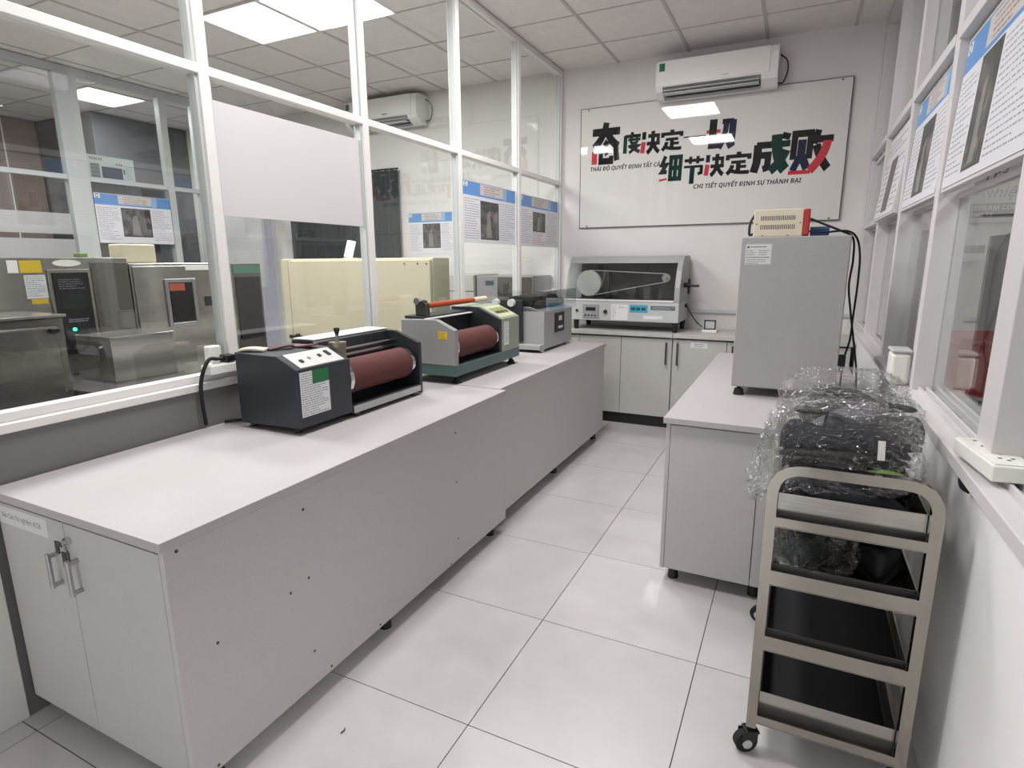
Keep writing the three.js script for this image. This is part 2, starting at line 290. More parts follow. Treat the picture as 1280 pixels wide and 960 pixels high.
// ------------------------------------------------------------------ back wall: slogan board, air conditioner, trunking
const BLK = '#1d1a1e', RED = '#c23c46', GRN = '#14322c', NVY = '#20253f';
const GLYPH = { // strokes in a 100 x 100 box: [colour, width, path]
  tai: [[BLK, 15, 'M4 24 H97'], [BLK, 17, 'M50 3 Q46 38 10 60'], [BLK, 17, 'M56 26 Q68 48 94 60'], [BLK, 13, 'M46 46 L58 57'], [RED, 16, 'M14 68 V98'], [BLK, 13, 'M36 66 V92 H72 V80'], [BLK, 11, 'M50 66 L57 78'], [BLK, 15, 'M86 62 L91 92']],
  du: [[BLK, 14, 'M52 2 V16'], [BLK, 13, 'M14 20 H98'], [GRN, 17, 'M17 16 V97'], [GRN, 11, 'M32 36 H97'], [GRN, 12, 'M48 26 V52 M80 26 V52 M46 52 H82'], [BLK, 12, 'M34 66 H86 L40 96'], [BLK, 14, 'M46 68 L96 94']],
  jue: [[BLK, 18, 'M12 5 V38'], [RED, 20, 'M12 48 L7 97'], [BLK, 14, 'M34 24 H88 V56'], [BLK, 14, 'M28 57 H98'], [BLK, 17, 'M60 3 V52 Q58 80 32 98'], [BLK, 16, 'M64 58 Q74 82 96 97']],
  ding: [[BLK, 16, 'M50 1 V16'], [BLK, 14, 'M7 36 V20 H93 V36'], [BLK, 12, 'M22 46 H80'], [BLK, 16, 'M52 46 V90'], [BLK, 12, 'M52 67 H84'], [BLK, 15, 'M28 58 Q24 82 8 97'], [BLK, 14, 'M20 80 Q42 95 97 92']],
  yi: [[BLK, 34, 'M0 60 H100']],
  qie: [[RED, 9, 'M0 42 H48'], [BLK, 22, 'M22 4 V84 L46 84'], [BLK, 14, 'M52 14 H90'], [NVY, 20, 'M88 10 V84 L74 92'], [NVY, 16, 'M66 16 Q66 70 46 96']],
  xi: [[BLK, 14, 'M24 3 L10 36 H30 L10 64 H34'], [BLK, 10, 'M22 36 L8 66'], [RED, 7, 'M0 96 L36 91'], [GRN, 15, 'M50 9 H93 V92 H50 Z M71 9 V92 M50 50 H93']],
  jie: [[BLK, 13, 'M3 22 H98'], [BLK, 13, 'M32 3 V38 M68 3 V38'], [BLK, 10, 'M2 52 H92'], [BLK, 14, 'M88 50 V84 L72 88'], [GRN, 20, 'M44 52 V135']],
  cheng: [[BLK, 15, 'M10 28 H54'], [BLK, 19, 'M14 26 V72 L8 97'], [BLK, 15, 'M14 54 H44 V86 L32 90'], [GRN, 14, 'M52 28 H99'], [GRN, 24, 'M62 3 Q64 66 92 95'], [GRN, 20, 'M90 44 Q80 74 52 96'], [BLK, 14, 'M76 6 L97 12']],
  bai: [[BLK, 14, 'M6 68 V8 H46 V68'], [NVY, 18, 'M26 22 V58'], [NVY, 15, 'M26 56 L8 95'], [NVY, 17, 'M28 60 L44 92'], [BLK, 14, 'M64 2 L56 34'], [BLK, 14, 'M54 24 H102'], [BLK, 17, 'M62 36 Q74 70 96 94'], [RED, 18, 'M88 28 Q88 60 52 97'], [RED, 8, 'M-2 99 H54']],
};
const BX0 = -1.912, BX1 = 0.25, BY0 = 1.733, BY1 = 2.775;
M.slogan = canvasMat(2048, 988, (g, w, h) => {
  g.fillStyle = '#d9d6d2'; g.fillRect(0, 0, w, h);
  const X = (x) => (x - BX0) / (BX1 - BX0) * w, Y = (y) => (BY1 - y) / (BY1 - BY0) * h;
  const put = (k, x0, x1, y0, y1) => { // limits in metres on the board
    g.save(); g.translate(X(x0), Y(y1)); g.transform(1, 0, -0.03, 1, 0, 0); g.scale((X(x1) - X(x0)) / 100, (Y(y0) - Y(y1)) / 100); g.lineCap = 'butt'; g.lineJoin = 'miter';
    for (const [c, lw, d] of GLYPH[k]) { g.strokeStyle = c; g.lineWidth = lw * 1.17; g.stroke(new Path2D(d)); } g.restore();
  };
  put('tai', -1.81, -1.535, 2.285, 2.655); put('du', -1.52, -1.352, 2.36, 2.545); put('jue', -1.345, -1.18, 2.35, 2.54); put('ding', -1.175, -0.99, 2.36, 2.53); put('yi', -0.985, -0.80, 2.445, 2.47); put('qie', -0.795, -0.56, 2.335, 2.585);
  put('xi', -1.175, -0.985, 2.105, 2.32); put('jie', -0.97, -0.80, 2.13, 2.30); put('jue', -0.79, -0.635, 2.125, 2.305); put('ding', -0.625, -0.43, 2.125, 2.305); put('cheng', -0.42, -0.14, 2.12, 2.42); put('bai', -0.13, 0.155, 2.105, 2.425);
  g.fillStyle = '#232024'; g.save(); g.translate(X(-1.82), Y(2.235)); g.transform(1, 0, -0.12, 1, 0, 0); const s1 = 46; viet(g, 'THÁI ĐỘ QUYẾT ĐỊNH TẤT CẢ', 0, 0, s1, 'bold', 0.955); g.restore();
  g.save(); g.translate(X(-0.885), Y(2.03)); g.transform(1, 0, -0.12, 1, 0, 0); viet(g, 'CHI TIẾT QUYẾT ĐỊNH SỰ THÀNH BẠI', 0, 0, 47, 'bold', 0.97); g.restore();
}, 0.03, { specularIntensity: 1.0 });
{
  const t = thing('slogan_board', 'large white glossy wall board lettered with a slogan in black, green and red', 'board', [-0.83, BY0, -5.405]);
  part(t, 'board_panel', sheet(BX0, BX1, BY0, BY1, -5.415, -5.402, '+z'), M.slogan);
  part(t, 'edge_trim', [bx(BX0 - 0.004, BX1 + 0.004, BY1, BY1 + 0.005, -5.418, -5.4), bx(BX0 - 0.004, BX1 + 0.004, BY0 - 0.006, BY0, -5.418, -5.4), bx(BX0 - 0.005, BX0, BY0, BY1, -5.418, -5.4), bx(BX1, BX1 + 0.006, BY0, BY1, -5.418, -5.4)], M.iron);
  for (const [x, y] of [[BX0 + 0.07, BY1 - 0.012], [BX1 - 0.07, BY1 - 0.012], [BX0 + 0.07, BY0 + 0.012], [BX1 - 0.07, BY0 + 0.012]]) part(t, 'screw_cap', cyl(0.007, 0.006, 0.008, x, y, -5.4, 'z', 12), M.iron);
}
{ // air conditioners
  const x0 = -1.2, x1 = -0.27, y0 = 2.735, y1 = 3.03, zb = -5.415;
  const t = thing('air_conditioner', 'white wall air conditioner above the slogan board with a small green sticker', 'air conditioner', [(x0 + x1) / 2, y0, zb]);
  const prof = [[zb, y0 + 0.06], [zb, y1], [zb + 0.16, y1], [zb + 0.205, y1 - 0.012], [zb + 0.218, y1 - 0.06], [zb + 0.218, y0 + 0.09], [zb + 0.20, y0 + 0.055], [zb + 0.12, y0 + 0.01], [zb + 0.04, y0 + 0.01], [zb + 0.022, y0 + 0.06]];
  const lip = [zb + 0.218, y0 + 0.088], cut = [[zb + 0.10, y0 + 0.086], [zb + 0.05, y0 + 0.055], [zb + 0.085, y0 + 0.012]], k = prof.findIndex(([, y]) => y === y0 + 0.09);
  const notch = [...prof.slice(0, k + 1), lip, ...cut, ...prof.slice(-2)];   // the air outlet is a real recess between the two ends
  part(t, 'housing', [ext(prof, x0, x0 + 0.06, 'x', 0.004), ext(notch, x0 + 0.06, x1 - 0.12, 'x'), ext(prof, x1 - 0.12, x1, 'x', 0.004)], M.white);
  part(t, 'front_panel', bx(x0 + 0.012, x1 - 0.06, y0 + 0.095, y1 - 0.012, zb + 0.216, zb + 0.224, 0.004), M.white);
  const slot = part(t, 'air_outlet', ext([[cut[0][0], cut[0][1] - 0.001], [cut[1][0] + 0.002, cut[1][1]], [cut[2][0] + 0.001, cut[2][1] + 0.001], [cut[2][0] + 0.006, cut[2][1]], [cut[1][0] + 0.007, cut[1][1] - 0.001], [cut[0][0], cut[0][1] - 0.006]], x0 + 0.061, x1 - 0.121, 'x'), M.white);
  part(slot, 'blower_drum', cyl(0.022, 0.022, x1 - x0 - 0.2, (x0 + x1) / 2 - 0.03, y0 + 0.058, zb + 0.095, 'x', 20), M.black);
  for (const dy of [0.03, 0.055]) part(slot, 'louver', bx(x0 + 0.07, x1 - 0.13, y0 + dy, y0 + dy + 0.006, zb + 0.16, zb + 0.226), M.frameGrey);
  part(t, 'sticker', bx(x0 + 0.03, x0 + 0.075, y1 - 0.09, y1 - 0.03, zb + 0.224, zb + 0.2255), M.greenLabel);
  part(t, 'badge', bx(-0.70, -0.63, y0 + 0.115, y0 + 0.125, zb + 0.224, zb + 0.2255), M.chrome);
  part(t, 'cable', tube([[x1 - 0.01, y1 - 0.03, zb + 0.05], [x1 + 0.05, y1 - 0.08, zb + 0.03], [x1 + 0.06, y1 - 0.15, zb + 0.02], [x1 + 0.03, y1 - 0.24, zb + 0.03], [x1 - 0.01, y0 + 0.05, zb + 0.06]], 0.005), M.rubber);
  const c = t.clone(); c.name = numbered('air_conditioner'); c.position.set(-4.06, 2.80, zb); c.userData = { ...c.userData, label: 'white wall air conditioner in the room behind the left glass' }; scene.add(c);
}
single('cable_trunking', bx(-0.86, 0.42, 0.962, 0.99, -5.418, -5.398, 0.003), M.frameGrey, 'thin white cable trunking along the back wall above the worktop', 'trunking');

// ------------------------------------------------------------------ cabinets and worktops
function bar(parent, x, y0, y1, z, mat = M.alu) { // upright bar handle standing off +z
  return part(parent, 'handle', [bx(x - 0.007, x + 0.007, y0, y1, z + 0.02, z + 0.03, 0.003), bx(x - 0.005, x + 0.005, y0 + 0.004, y0 + 0.014, z, z + 0.024), bx(x - 0.005, x + 0.005, y1 - 0.014, y1 - 0.004, z, z + 0.024)], mat);
}
const printedLabel = (txt) => canvasMat(512, 100, (g, w, h) => { g.fillStyle = '#dcdadb'; g.fillRect(0, 0, w, h); g.fillStyle = '#38353c'; viet(g, txt, 30, 62, 36, '', 1); }, 0.6);
{
  const t = thing('bench_cabinet', 'long grey bench cabinet with two doors on its near end and a printed strip', 'cabinet', [-1.7, 0, -1.67]);
  const x0 = -2.085, x1 = -1.305, z0 = -2.58, z1 = -0.768, y0 = 0.07, y1 = 0.75;
  part(t, 'carcass', [bx(x0, x1 - 0.019, y0, y1 - 0.002, z0, z1 - 0.4), bx(x0, x0 + 0.018, y0, y1 - 0.002, z1 - 0.4, z1 - 0.02), bx(x0 + 0.018, x1 - 0.019, y0, y0 + 0.018, z1 - 0.4, z1 - 0.022)], M.lamFront);
  part(t, 'back_panel', bx(x1 - 0.018, x1, y0, y1, z0, z1 + 0.002, 0.0015), M.lamFront);
  for (const [a, b, hx] of [[x0 + 0.002, -1.7365, -1.785], [-1.7335, x1 - 0.0225, -1.69]]) { const d = part(t, 'door', bx(a, b, y0 + 0.004, y1 - 0.014, z1 - 0.018, z1, 0.0015), M.lamFront); bar(d, hx, 0.54, 0.645, z1); }
  const k = part(t, 'lock', [cyl(0.011, 0.011, 0.012, -1.712, 0.69, z1 + 0.006, 'z', 20), cyl(0.006, 0.006, 0.02, -1.712, 0.69, z1 + 0.01, 'z', 12)], M.chrome);
  part(k, 'key', [bx(-1.735, -1.712, 0.678, 0.692, z1 + 0.018, z1 + 0.021, 0.001), bx(-1.748, -1.73, 0.655, 0.69, z1 + 0.017, z1 + 0.0205, 0.001), bx(-1.742, -1.722, 0.61, 0.655, z1 + 0.008, z1 + 0.0115, 0.001)], M.iron);
  part(t, 'door_label', sheet(-2.075, -1.815, 0.672, 0.728, z1, z1 + 0.001, '+z'), printedLabel('Báo Cáo Thí nghiệm KCSX'));
  for (const [y, z] of [[0.735, -0.8], [0.433, -0.876], [0.438, -1.127], [0.45, -1.202], [0.68, -1.202], [0.19, -1.2], [0.087, -1.267], [0.083, -1.525], [0.08, -2.027], [0.175, -2.094], [0.449, -2.094], [0.084, -0.835], [0.68, -2.094]]) part(t, 'screw_hole', cyl(0.0045, 0.0045, 0.002, x1, y, z, 'x', 10), M.iron);
  for (const [x, z] of [[-1.36, -0.86], [-1.36, -1.62], [-1.36, -2.5], [-2.03, -0.86], [-2.03, -1.62], [-2.03, -2.5]]) part(t, 'foot', cyl(0.024, 0.02, 0.07, x, 0.035, z, 'y', 16), M.black);
  single('worktop', bx(-2.088, -1.296, 0.75, 0.776, -2.584, -0.755, 0.002), M.lam, 'pale worktop carrying the dark machine on the nearer bench', 'worktop');
}
{
  const t = thing('bench_cabinet', 'plain grey bench cabinet farther along the left glass wall', 'cabinet', [-1.74, 0, -3.52]);
  const x0 = -2.095, x1 = -1.345, z0 = -4.44, z1 = -2.6, y0 = 0.075, y1 = 0.752;
  part(t, 'carcass', bx(x0, x1 - 0.019, y0, y1 - 0.002, z0, z1), M.lamFront);
  part(t, 'back_panel', bx(x1 - 0.018, x1, y0, y1, z0, z1, 0.0015), M.lamFront);
  for (const [x, z] of [[-1.4, -2.68], [-1.4, -3.5], [-1.4, -4.36], [-2.03, -2.68], [-2.03, -4.36]]) part(t, 'foot', cyl(0.024, 0.02, 0.075, x, 0.0375, z, 'y', 16), M.black);
  single('worktop', bx(-2.096, -1.336, 0.752, 0.778, -4.455, -2.59, 0.002), M.lam, 'pale worktop carrying the two smaller machines on the farther bench', 'worktop');
}
{
  const t = thing('bench_cabinet', 'grey bench cabinet under the big grey box, beside the trolley', 'cabinet', [-0.03, 0, -3.4]);
  const x0 = -0.452, x1 = 0.3, z0 = -4.34, z1 = -2.43, y0 = 0.065, y1 = 0.745;
  part(t, 'carcass', [bx(x0 + 0.018, x1, y0, y1 - 0.002, z0, z1 - 0.35), bx(x1 - 0.018, x1, y0, y1 - 0.002, z1 - 0.35, z1 - 0.02), bx(x0 + 0.018, x1 - 0.018, y0, y0 + 0.018, z1 - 0.35, z1 - 0.022)], M.lamFront);
  part(t, 'side_panel', bx(x0, x0 + 0.017, y0, y1, z0, z1, 0.0015), M.lamFront);
  part(t, 'door', bx(x0 + 0.0185, -0.0775, y0 + 0.003, y1 - 0.01, z1 - 0.018, z1, 0.0015), M.lamFront);
  part(t, 'door', bx(-0.0745, x1 - 0.003, y0 + 0.003, y1 - 0.01, z1 - 0.018, z1, 0.0015), M.lamFront);
  for (const [x, z] of [[-0.4, -2.49], [-0.06, -2.49], [0.26, -2.49], [-0.4, -4.28], [0.26, -4.28]]) part(t, 'foot', cyl(0.024, 0.02, 0.065, x, 0.0325, z, 'y', 16), M.black);
  single('worktop', bx(-0.462, 0.33, 0.745, 0.771, -4.352, -2.405, 0.002), M.lam, 'pale worktop under the big grey box on the right', 'worktop');
}
{ // back wall units
  const zf = -4.9, y0 = 0.095, y1 = 0.788;
  const unit = (label, x0, x1, cuts, handles, extra) => {
    const t = thing('base_cabinet', label, 'cabinet', [(x0 + x1) / 2, 0, -5.15]);
    part(t, 'carcass', [bx(x0, x1, y0, y1 - 0.002, -5.415, zf - 0.25), bx(x0, x0 + 0.018, y0, y1 - 0.002, zf - 0.25, zf - 0.02), bx(x1 - 0.018, x1, y0, y1 - 0.002, zf - 0.25, zf - 0.02), bx(x0 + 0.018, x1 - 0.018, y0, y0 + 0.018, zf - 0.25, zf - 0.022)], M.lamBack);
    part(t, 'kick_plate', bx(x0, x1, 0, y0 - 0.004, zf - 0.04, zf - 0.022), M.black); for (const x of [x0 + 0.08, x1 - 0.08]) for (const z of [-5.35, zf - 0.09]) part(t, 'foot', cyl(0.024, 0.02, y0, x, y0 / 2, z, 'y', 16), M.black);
    cuts.slice(0, -1).forEach((a, i) => { const d = part(t, 'door', bx(a + 0.002, cuts[i + 1] - 0.002, y0 + 0.003, y1 - 0.012, zf - 0.018, zf, 0.0015), M.lamBack); const hx = handles[i]; if (hx !== null) bar(d, hx, 0.56, 0.75, zf, M.iron); });
    extra?.(t);
  };
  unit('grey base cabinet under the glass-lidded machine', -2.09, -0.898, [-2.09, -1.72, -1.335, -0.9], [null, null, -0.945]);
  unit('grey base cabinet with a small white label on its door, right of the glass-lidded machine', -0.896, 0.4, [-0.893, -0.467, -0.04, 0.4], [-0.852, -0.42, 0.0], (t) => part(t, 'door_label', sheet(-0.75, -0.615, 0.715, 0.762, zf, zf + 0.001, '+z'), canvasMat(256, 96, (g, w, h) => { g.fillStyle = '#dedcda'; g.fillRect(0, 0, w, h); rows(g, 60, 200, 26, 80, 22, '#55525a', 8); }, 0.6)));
  single('worktop', bx(-2.092, -0.897, 0.79, 0.822, -5.416, -4.875, 0.002), M.lamBack, 'grey worktop carrying the glass-lidded machine at the back', 'worktop');
  single('worktop', bx(-0.894, 0.41, 0.79, 0.822, -5.416, -4.875, 0.002), M.lamBack, 'grey worktop at the back with the small white socket on it', 'worktop');
}

// ------------------------------------------------------------------ machine on the near bench
const paperSheet = (w, h, green) => canvasMat(w, h, (g) => { g.fillStyle = '#d9dadb'; g.fillRect(0, 0, w, h); rows(g, 8, w - 10, 10, h - 8, 13, '#5a5a68', 4); if (green) { g.fillStyle = '#1d6b45'; g.fillRect(w * 0.42, 0, w * 0.58, h * 0.3); } }, 0.6);
let NEAR; const Y1 = 0.776, Y2 = 0.778;
{
  const t = thing('roller_tester', 'dark grey machine with a thick brown roller on the near bench', 'machine', [-1.8, Y1, -1.93]); NEAR = t;
  const b = Y1 + 0.018, xf = -1.642;
  part(t, 'motor_housing', ext([[-1.965, b], [-1.965, 1.08], [-1.742, 1.078], [xf, 1.03], [xf, b + 0.01]], -1.828, -1.536, 'z', 0.003), M.charcoal);
  const n = V(0.05, 0.1, 0).normalize(), cp = part(t, 'control_panel', (() => { const g = bx(-0.05, 0.05, 0, 0.002, -0.118, 0.118, 0.0008); g.rotateZ(-Math.atan2(0.048, 0.1)); return g.translate(-1.694, 1.0545, -1.685); })(), M.dial);
  const onP = (u, z, w, l, m) => { const g = bx(-w / 2, w / 2, 0, 0.005, -l / 2, l / 2, 0.001); g.rotateZ(-Math.atan2(0.048, 0.1)); g.translate(-1.694 + u * 0.9, 1.0562 - u * 0.43, -1.685 + z); return g; };
  part(cp, 'button', onP(0.012, 0.08, 0.018, 0.016), M.black); part(cp, 'button', onP(0.0, 0.03, 0.012, 0.012), M.greyMid); part(cp, 'button', onP(-0.003, -0.028, 0.016, 0.014), M.black); part(cp, 'switch', onP(-0.01, -0.078, 0.034, 0.018), M.black);
  part(t, 'instruction_sheet', sheet(xf, xf + 0.0012, 0.845, 1.018, -1.70, -1.55, '+x'), paperSheet(220, 256, true));
  part(t, 'base_tray', bx(-1.95, xf - 0.004, b, b + 0.03, -2.318, -1.828), M.dark);
  part(t, 'front_rail', bx(xf - 0.014, xf + 0.006, b + 0.002, b + 0.032, -2.318, -1.83, 0.002), M.alu);
  part(t, 'end_plate', ext([[-1.95, b], [-1.95, 1.095], [-1.785, 1.09], [xf, 1.035], [xf, b - 0.012]], -2.342, -2.32, 'z', 0.002), M.dark);
  part(t, 'rear_casing', ext([[-1.965, b], [-1.965, 1.09], [-1.845, 1.095], [-1.835, 1.085], [-1.835, b]], -2.319, -1.829, 'z'), M.dark);
  part(t, 'top_cover', bx(-1.962, -1.84, 1.095, 1.10, -2.33, -1.835, 0.001), M.white);
  part(t, 'guide_rod', [cyl(0.006, 0.006, 0.49, -1.79, 1.045, -2.074, 'z', 14), cyl(0.009, 0.009, 0.49, -1.80, 1.015, -2.074, 'z', 14)], M.chrome);
  const r = part(t, 'roller', cyl(0.074, 0.074, 0.415, -1.726, 0.938, -2.07, 'z', 48), M.roller);
  for (const z of [-1.8505, -2.2895]) part(r, 'end_ring', cyl(0.0755, 0.0755, 0.022, -1.726, 0.938, z, 'z', 48), M.chrome);
  part(r, 'axle', cyl(0.014, 0.014, 0.496, -1.726, 0.938, -2.075, 'z', 16), M.steelTube);
  const wgt = part(t, 'weight', [cyl(0.034, 0.034, 0.042, -1.735, 1.05, -1.862), cyl(0.037, 0.037, 0.02, -1.735, 1.082, -1.862), cyl(0.01, 0.006, 0.03, -1.735, 1.107, -1.862)], M.weight);
  part(wgt, 'knob', [cyl(0.006, 0.012, 0.02, -1.735, 1.13, -1.862), cyl(0.012, 0.012, 0.012, -1.735, 1.146, -1.862)], M.black);
  for (const [x, z] of [[xf - 0.02, -1.87], [xf - 0.02, -2.29], [-1.93, -1.57], [-1.93, -2.29], [xf - 0.05, -1.57]]) part(t, 'foot', cyl(0.014, 0.017, 0.018, x, Y1 + 0.009, z, 'y', 14), M.iron);
  // sample pieces lying on the housing
  const piece = (lab, x, z, turn, m, y) => { const g = new THREE.BoxGeometry(0.1, 0.007, 0.055, 8, 1, 5); const p = g.attributes.position; for (let i = 0; i < p.count; i++) p.setY(i, p.getY(i) + 0.004 * Math.sin(p.getX(i) * 40 + z * 90) + 0.004); g.rotateY(turn); g.translate(x, y, z); g.computeVertexNormals(); single('material_sample', muv(flat(g)), m, lab, 'sample', 'rubber samples on the dark machine'); };
  piece('pale rubber scrap at the near edge on top of the dark machine', -1.915, -1.585, 0.5, M.beigeBox, 1.0835); piece('dark red rubber scrap on top of the dark machine, beside the pale one', -1.865, -1.67, 1.2, std(0x4a2628, 0.6), 1.0835); piece('brown rubber scrap on top of the dark machine, farthest from its near edge', -1.815, -1.755, 0.2, std(0x6a4540, 0.6), 1.0835);
}

// ------------------------------------------------------------------ machine with teal base
{
  const t = thing('roller_tester', 'grey machine with a brown roller, teal base and yellow warning sticker', 'machine', [-1.75, Y2, -2.96]);
  const b = Y2 + 0.045, xf = -1.585;
  part(t, 'base', bx(-1.93, xf, b, b + 0.058, -3.352, -2.565, 0.004), M.teal);
  part(t, 'side_plate', ext([[-1.925, b + 0.0585], [-1.925, 1.118], [-1.70, 1.122], [xf, 1.07], [xf, b + 0.0585]], -2.60, -2.563, 'z', 0.002), M.greyPlate);
  part(t, 'sticker', (() => sheet(-1.685, -1.632, 1.02, 1.062, -2.563, -2.562, '+z'))(), canvasMat(96, 72, (g) => { g.fillStyle = '#dcb92e'; g.fillRect(0, 0, 96, 72); rows(g, 8, 88, 8, 66, 14, '#5a4410', 6); }, 0.5));
  part(t, 'control_box', ext([[-1.925, b + 0.0585], [-1.925, 1.155], [-1.74, 1.155], [xf, 1.083], [xf, b + 0.0585]], -3.35, -3.112, 'z', 0.003), M.greenGrey);
  part(t, 'inner_plate', ext([[-1.925, b + 0.0585], [-1.925, 1.15], [-1.745, 1.15], [xf - 0.004, 1.08], [xf - 0.004, b + 0.0585]], -3.111, -3.085, 'z'), M.dark);
  const a = Math.atan2(0.072, 0.155), cp = part(t, 'control_panel', bx(-0.07, 0.07, 0, 0.002, -0.11, 0.11, 0.0008).rotateZ(-a).translate(-1.662, 1.1195, -3.23), M.panelOlive);
  part(cp, 'display', bx(-0.038, 0.03, 0, 0.003, -0.09, 0.09, 0.001).rotateZ(-a).translate(-1.664, 1.1205, -3.23), M.olive);
  for (const z of [-3.165, -3.2, -3.24, -3.285]) part(cp, 'button', bx(-0.012, 0.012, 0, 0.006, -0.009, 0.009, 0.002).rotateZ(-a).translate(-1.648, 1.114, z), M.black);
  part(t, 'instruction_label', sheet(xf, xf + 0.001, 0.92, 1.06, -3.2, -3.135, '+x'), paperSheet(96, 160, false));
  part(t, 'rear_casing', ext([[-1.925, b + 0.0585], [-1.925, 1.135], [-1.80, 1.13], [-1.79, b + 0.0585]], -3.085, -2.60, 'z'), M.dark);
  part(t, 'cover_strip', bx(-1.80, -1.775, 1.115, 1.122, -3.085, -2.60, 0.002), M.white);
  const r = part(t, 'roller', cyl(0.074, 0.074, 0.43, -1.665, 0.975, -2.84, 'z', 48), M.roller);
  for (const z of [-2.614, -3.066]) part(r, 'end_ring', cyl(0.0745, 0.0745, 0.016, -1.665, 0.975, z, 'z', 48), M.chrome);
  part(t, 'drip_tray', bx(-1.78, xf - 0.012, b + 0.058, b + 0.062, -3.083, -2.605), M.dark);
  part(t, 'rod_bracket', [bx(-1.88, -1.80, 1.13, 1.20, -2.665, -2.635, 0.006), cyl(0.024, 0.024, 0.04, -1.84, 1.195, -2.65, 'z', 20)], M.iron);
  part(t, 'bracket_knob', cyl(0.014, 0.018, 0.035, -1.84, 1.215, -2.61, 'z', 16), M.chrome);
  const ring = [cyl(0.013, 0.013, 0.56, -1.84, 1.185, -2.95, 'z', 16)]; for (let k = 0; k < 44; k++) ring.push(new THREE.TorusGeometry(0.0135, 0.0028, 5, 14).translate(-1.84, 1.185, -2.70 - k * 0.0118)); ring.slice(1).forEach((g, i) => ring[i + 1] = muv(flat(g)));
  part(t, 'threaded_rod', ring, M.orange); part(t, 'rod_end', cyl(0.016, 0.016, 0.16, -1.84, 1.185, -3.29, 'z', 16), M.beigeBox);
  for (const [x, z] of [[xf - 0.035, -2.63], [xf - 0.035, -3.30], [-1.89, -2.63], [-1.89, -3.30]]) part(t, 'foot', [cyl(0.03, 0.012, 0.03, x, Y2 + 0.015, z, 'y', 18), cyl(0.01, 0.01, 0.02, x, Y2 + 0.036, z, 'y', 12)], M.black);
}
// ------------------------------------------------------------------ machine under a clear cover
{
  const t = thing('sample_tester', 'grey machine with a dark square display under a clear acrylic cover', 'machine', [-1.78, Y2, -4.08]);
  const b = Y2 + 0.022, xf = -1.6;
  part(t, 'housing', ext([[-1.92, b], [-1.92, 1.10], [-1.72, 1.10], [xf, 1.066], [xf, b]], -4.37, -3.80, 'z', 0.003), M.greyMid);
  part(t, 'side_plate', bx(-2.0, -1.76, b + 0.05, 1.15, -3.797, -3.775, 0.004), M.dark);
  for (const x of [-1.965, -1.84]) part(t, 'knob', cyl(0.028, 0.026, 0.03, x, 1.13, -3.76, 'z', 24), M.dial);
  part(t, 'ledge', bx(-1.86, xf - 0.005, b, b + 0.035, -3.83, -3.74, 0.003), M.greyMid);
  const d = part(t, 'display_frame', bx(xf - 0.002, xf + 0.006, 0.90, 1.045, -4.19, -4.0, 0.003), M.black);
  part(d, 'screen', bx(xf + 0.006, xf + 0.008, 0.985, 1.02, -4.13, -4.07, 0.001), M.dial); part(d, 'button', bx(xf + 0.006, xf + 0.01, 0.925, 0.945, -4.15, -4.06, 0.002), M.dial);
  part(t, 'roller_bed', bx(-1.90, -1.66, 1.095, 1.108, -4.35, -3.82), M.black);
  for (let k = 0; k < 5; k++) part(t, 'sample_roller', cyl(0.022, 0.022, 0.5, -1.87 + k * 0.048, 1.132 - Math.max(0, k - 3) * 0.012, -4.085, 'z', 20), k % 2 ? M.rubber : M.iron);
  for (let k = 0; k < 6; k++) part(t, 'clamp', bx(-1.90, -1.70, 1.15, 1.172, -3.86 - k * 0.085, -3.845 - k * 0.085, 0.003), M.iron);
  const y1 = 1.215, c = 0.004, z0 = -4.42, z1 = -3.80, x0 = -1.92, x1 = -1.585;
  part(t, 'acrylic_cover', [bx(x0, x1, y1 - c, y1, z0, z1), bx(x0, x1, 1.07, y1 - c, z1 - c, z1), bx(x1 - c, x1, 1.07, y1 - c, z0, z1 - c), bx(x0, x1, 1.07, y1 - c, z0, z0 + c)], M.acrylic);
  for (const [x, z] of [[xf - 0.03, -3.83], [xf - 0.03, -4.33], [-1.88, -3.83], [-1.88, -4.33]]) part(t, 'foot', cyl(0.02, 0.018, 0.022, x, Y2 + 0.011, z, 'y', 14), M.alu);
}
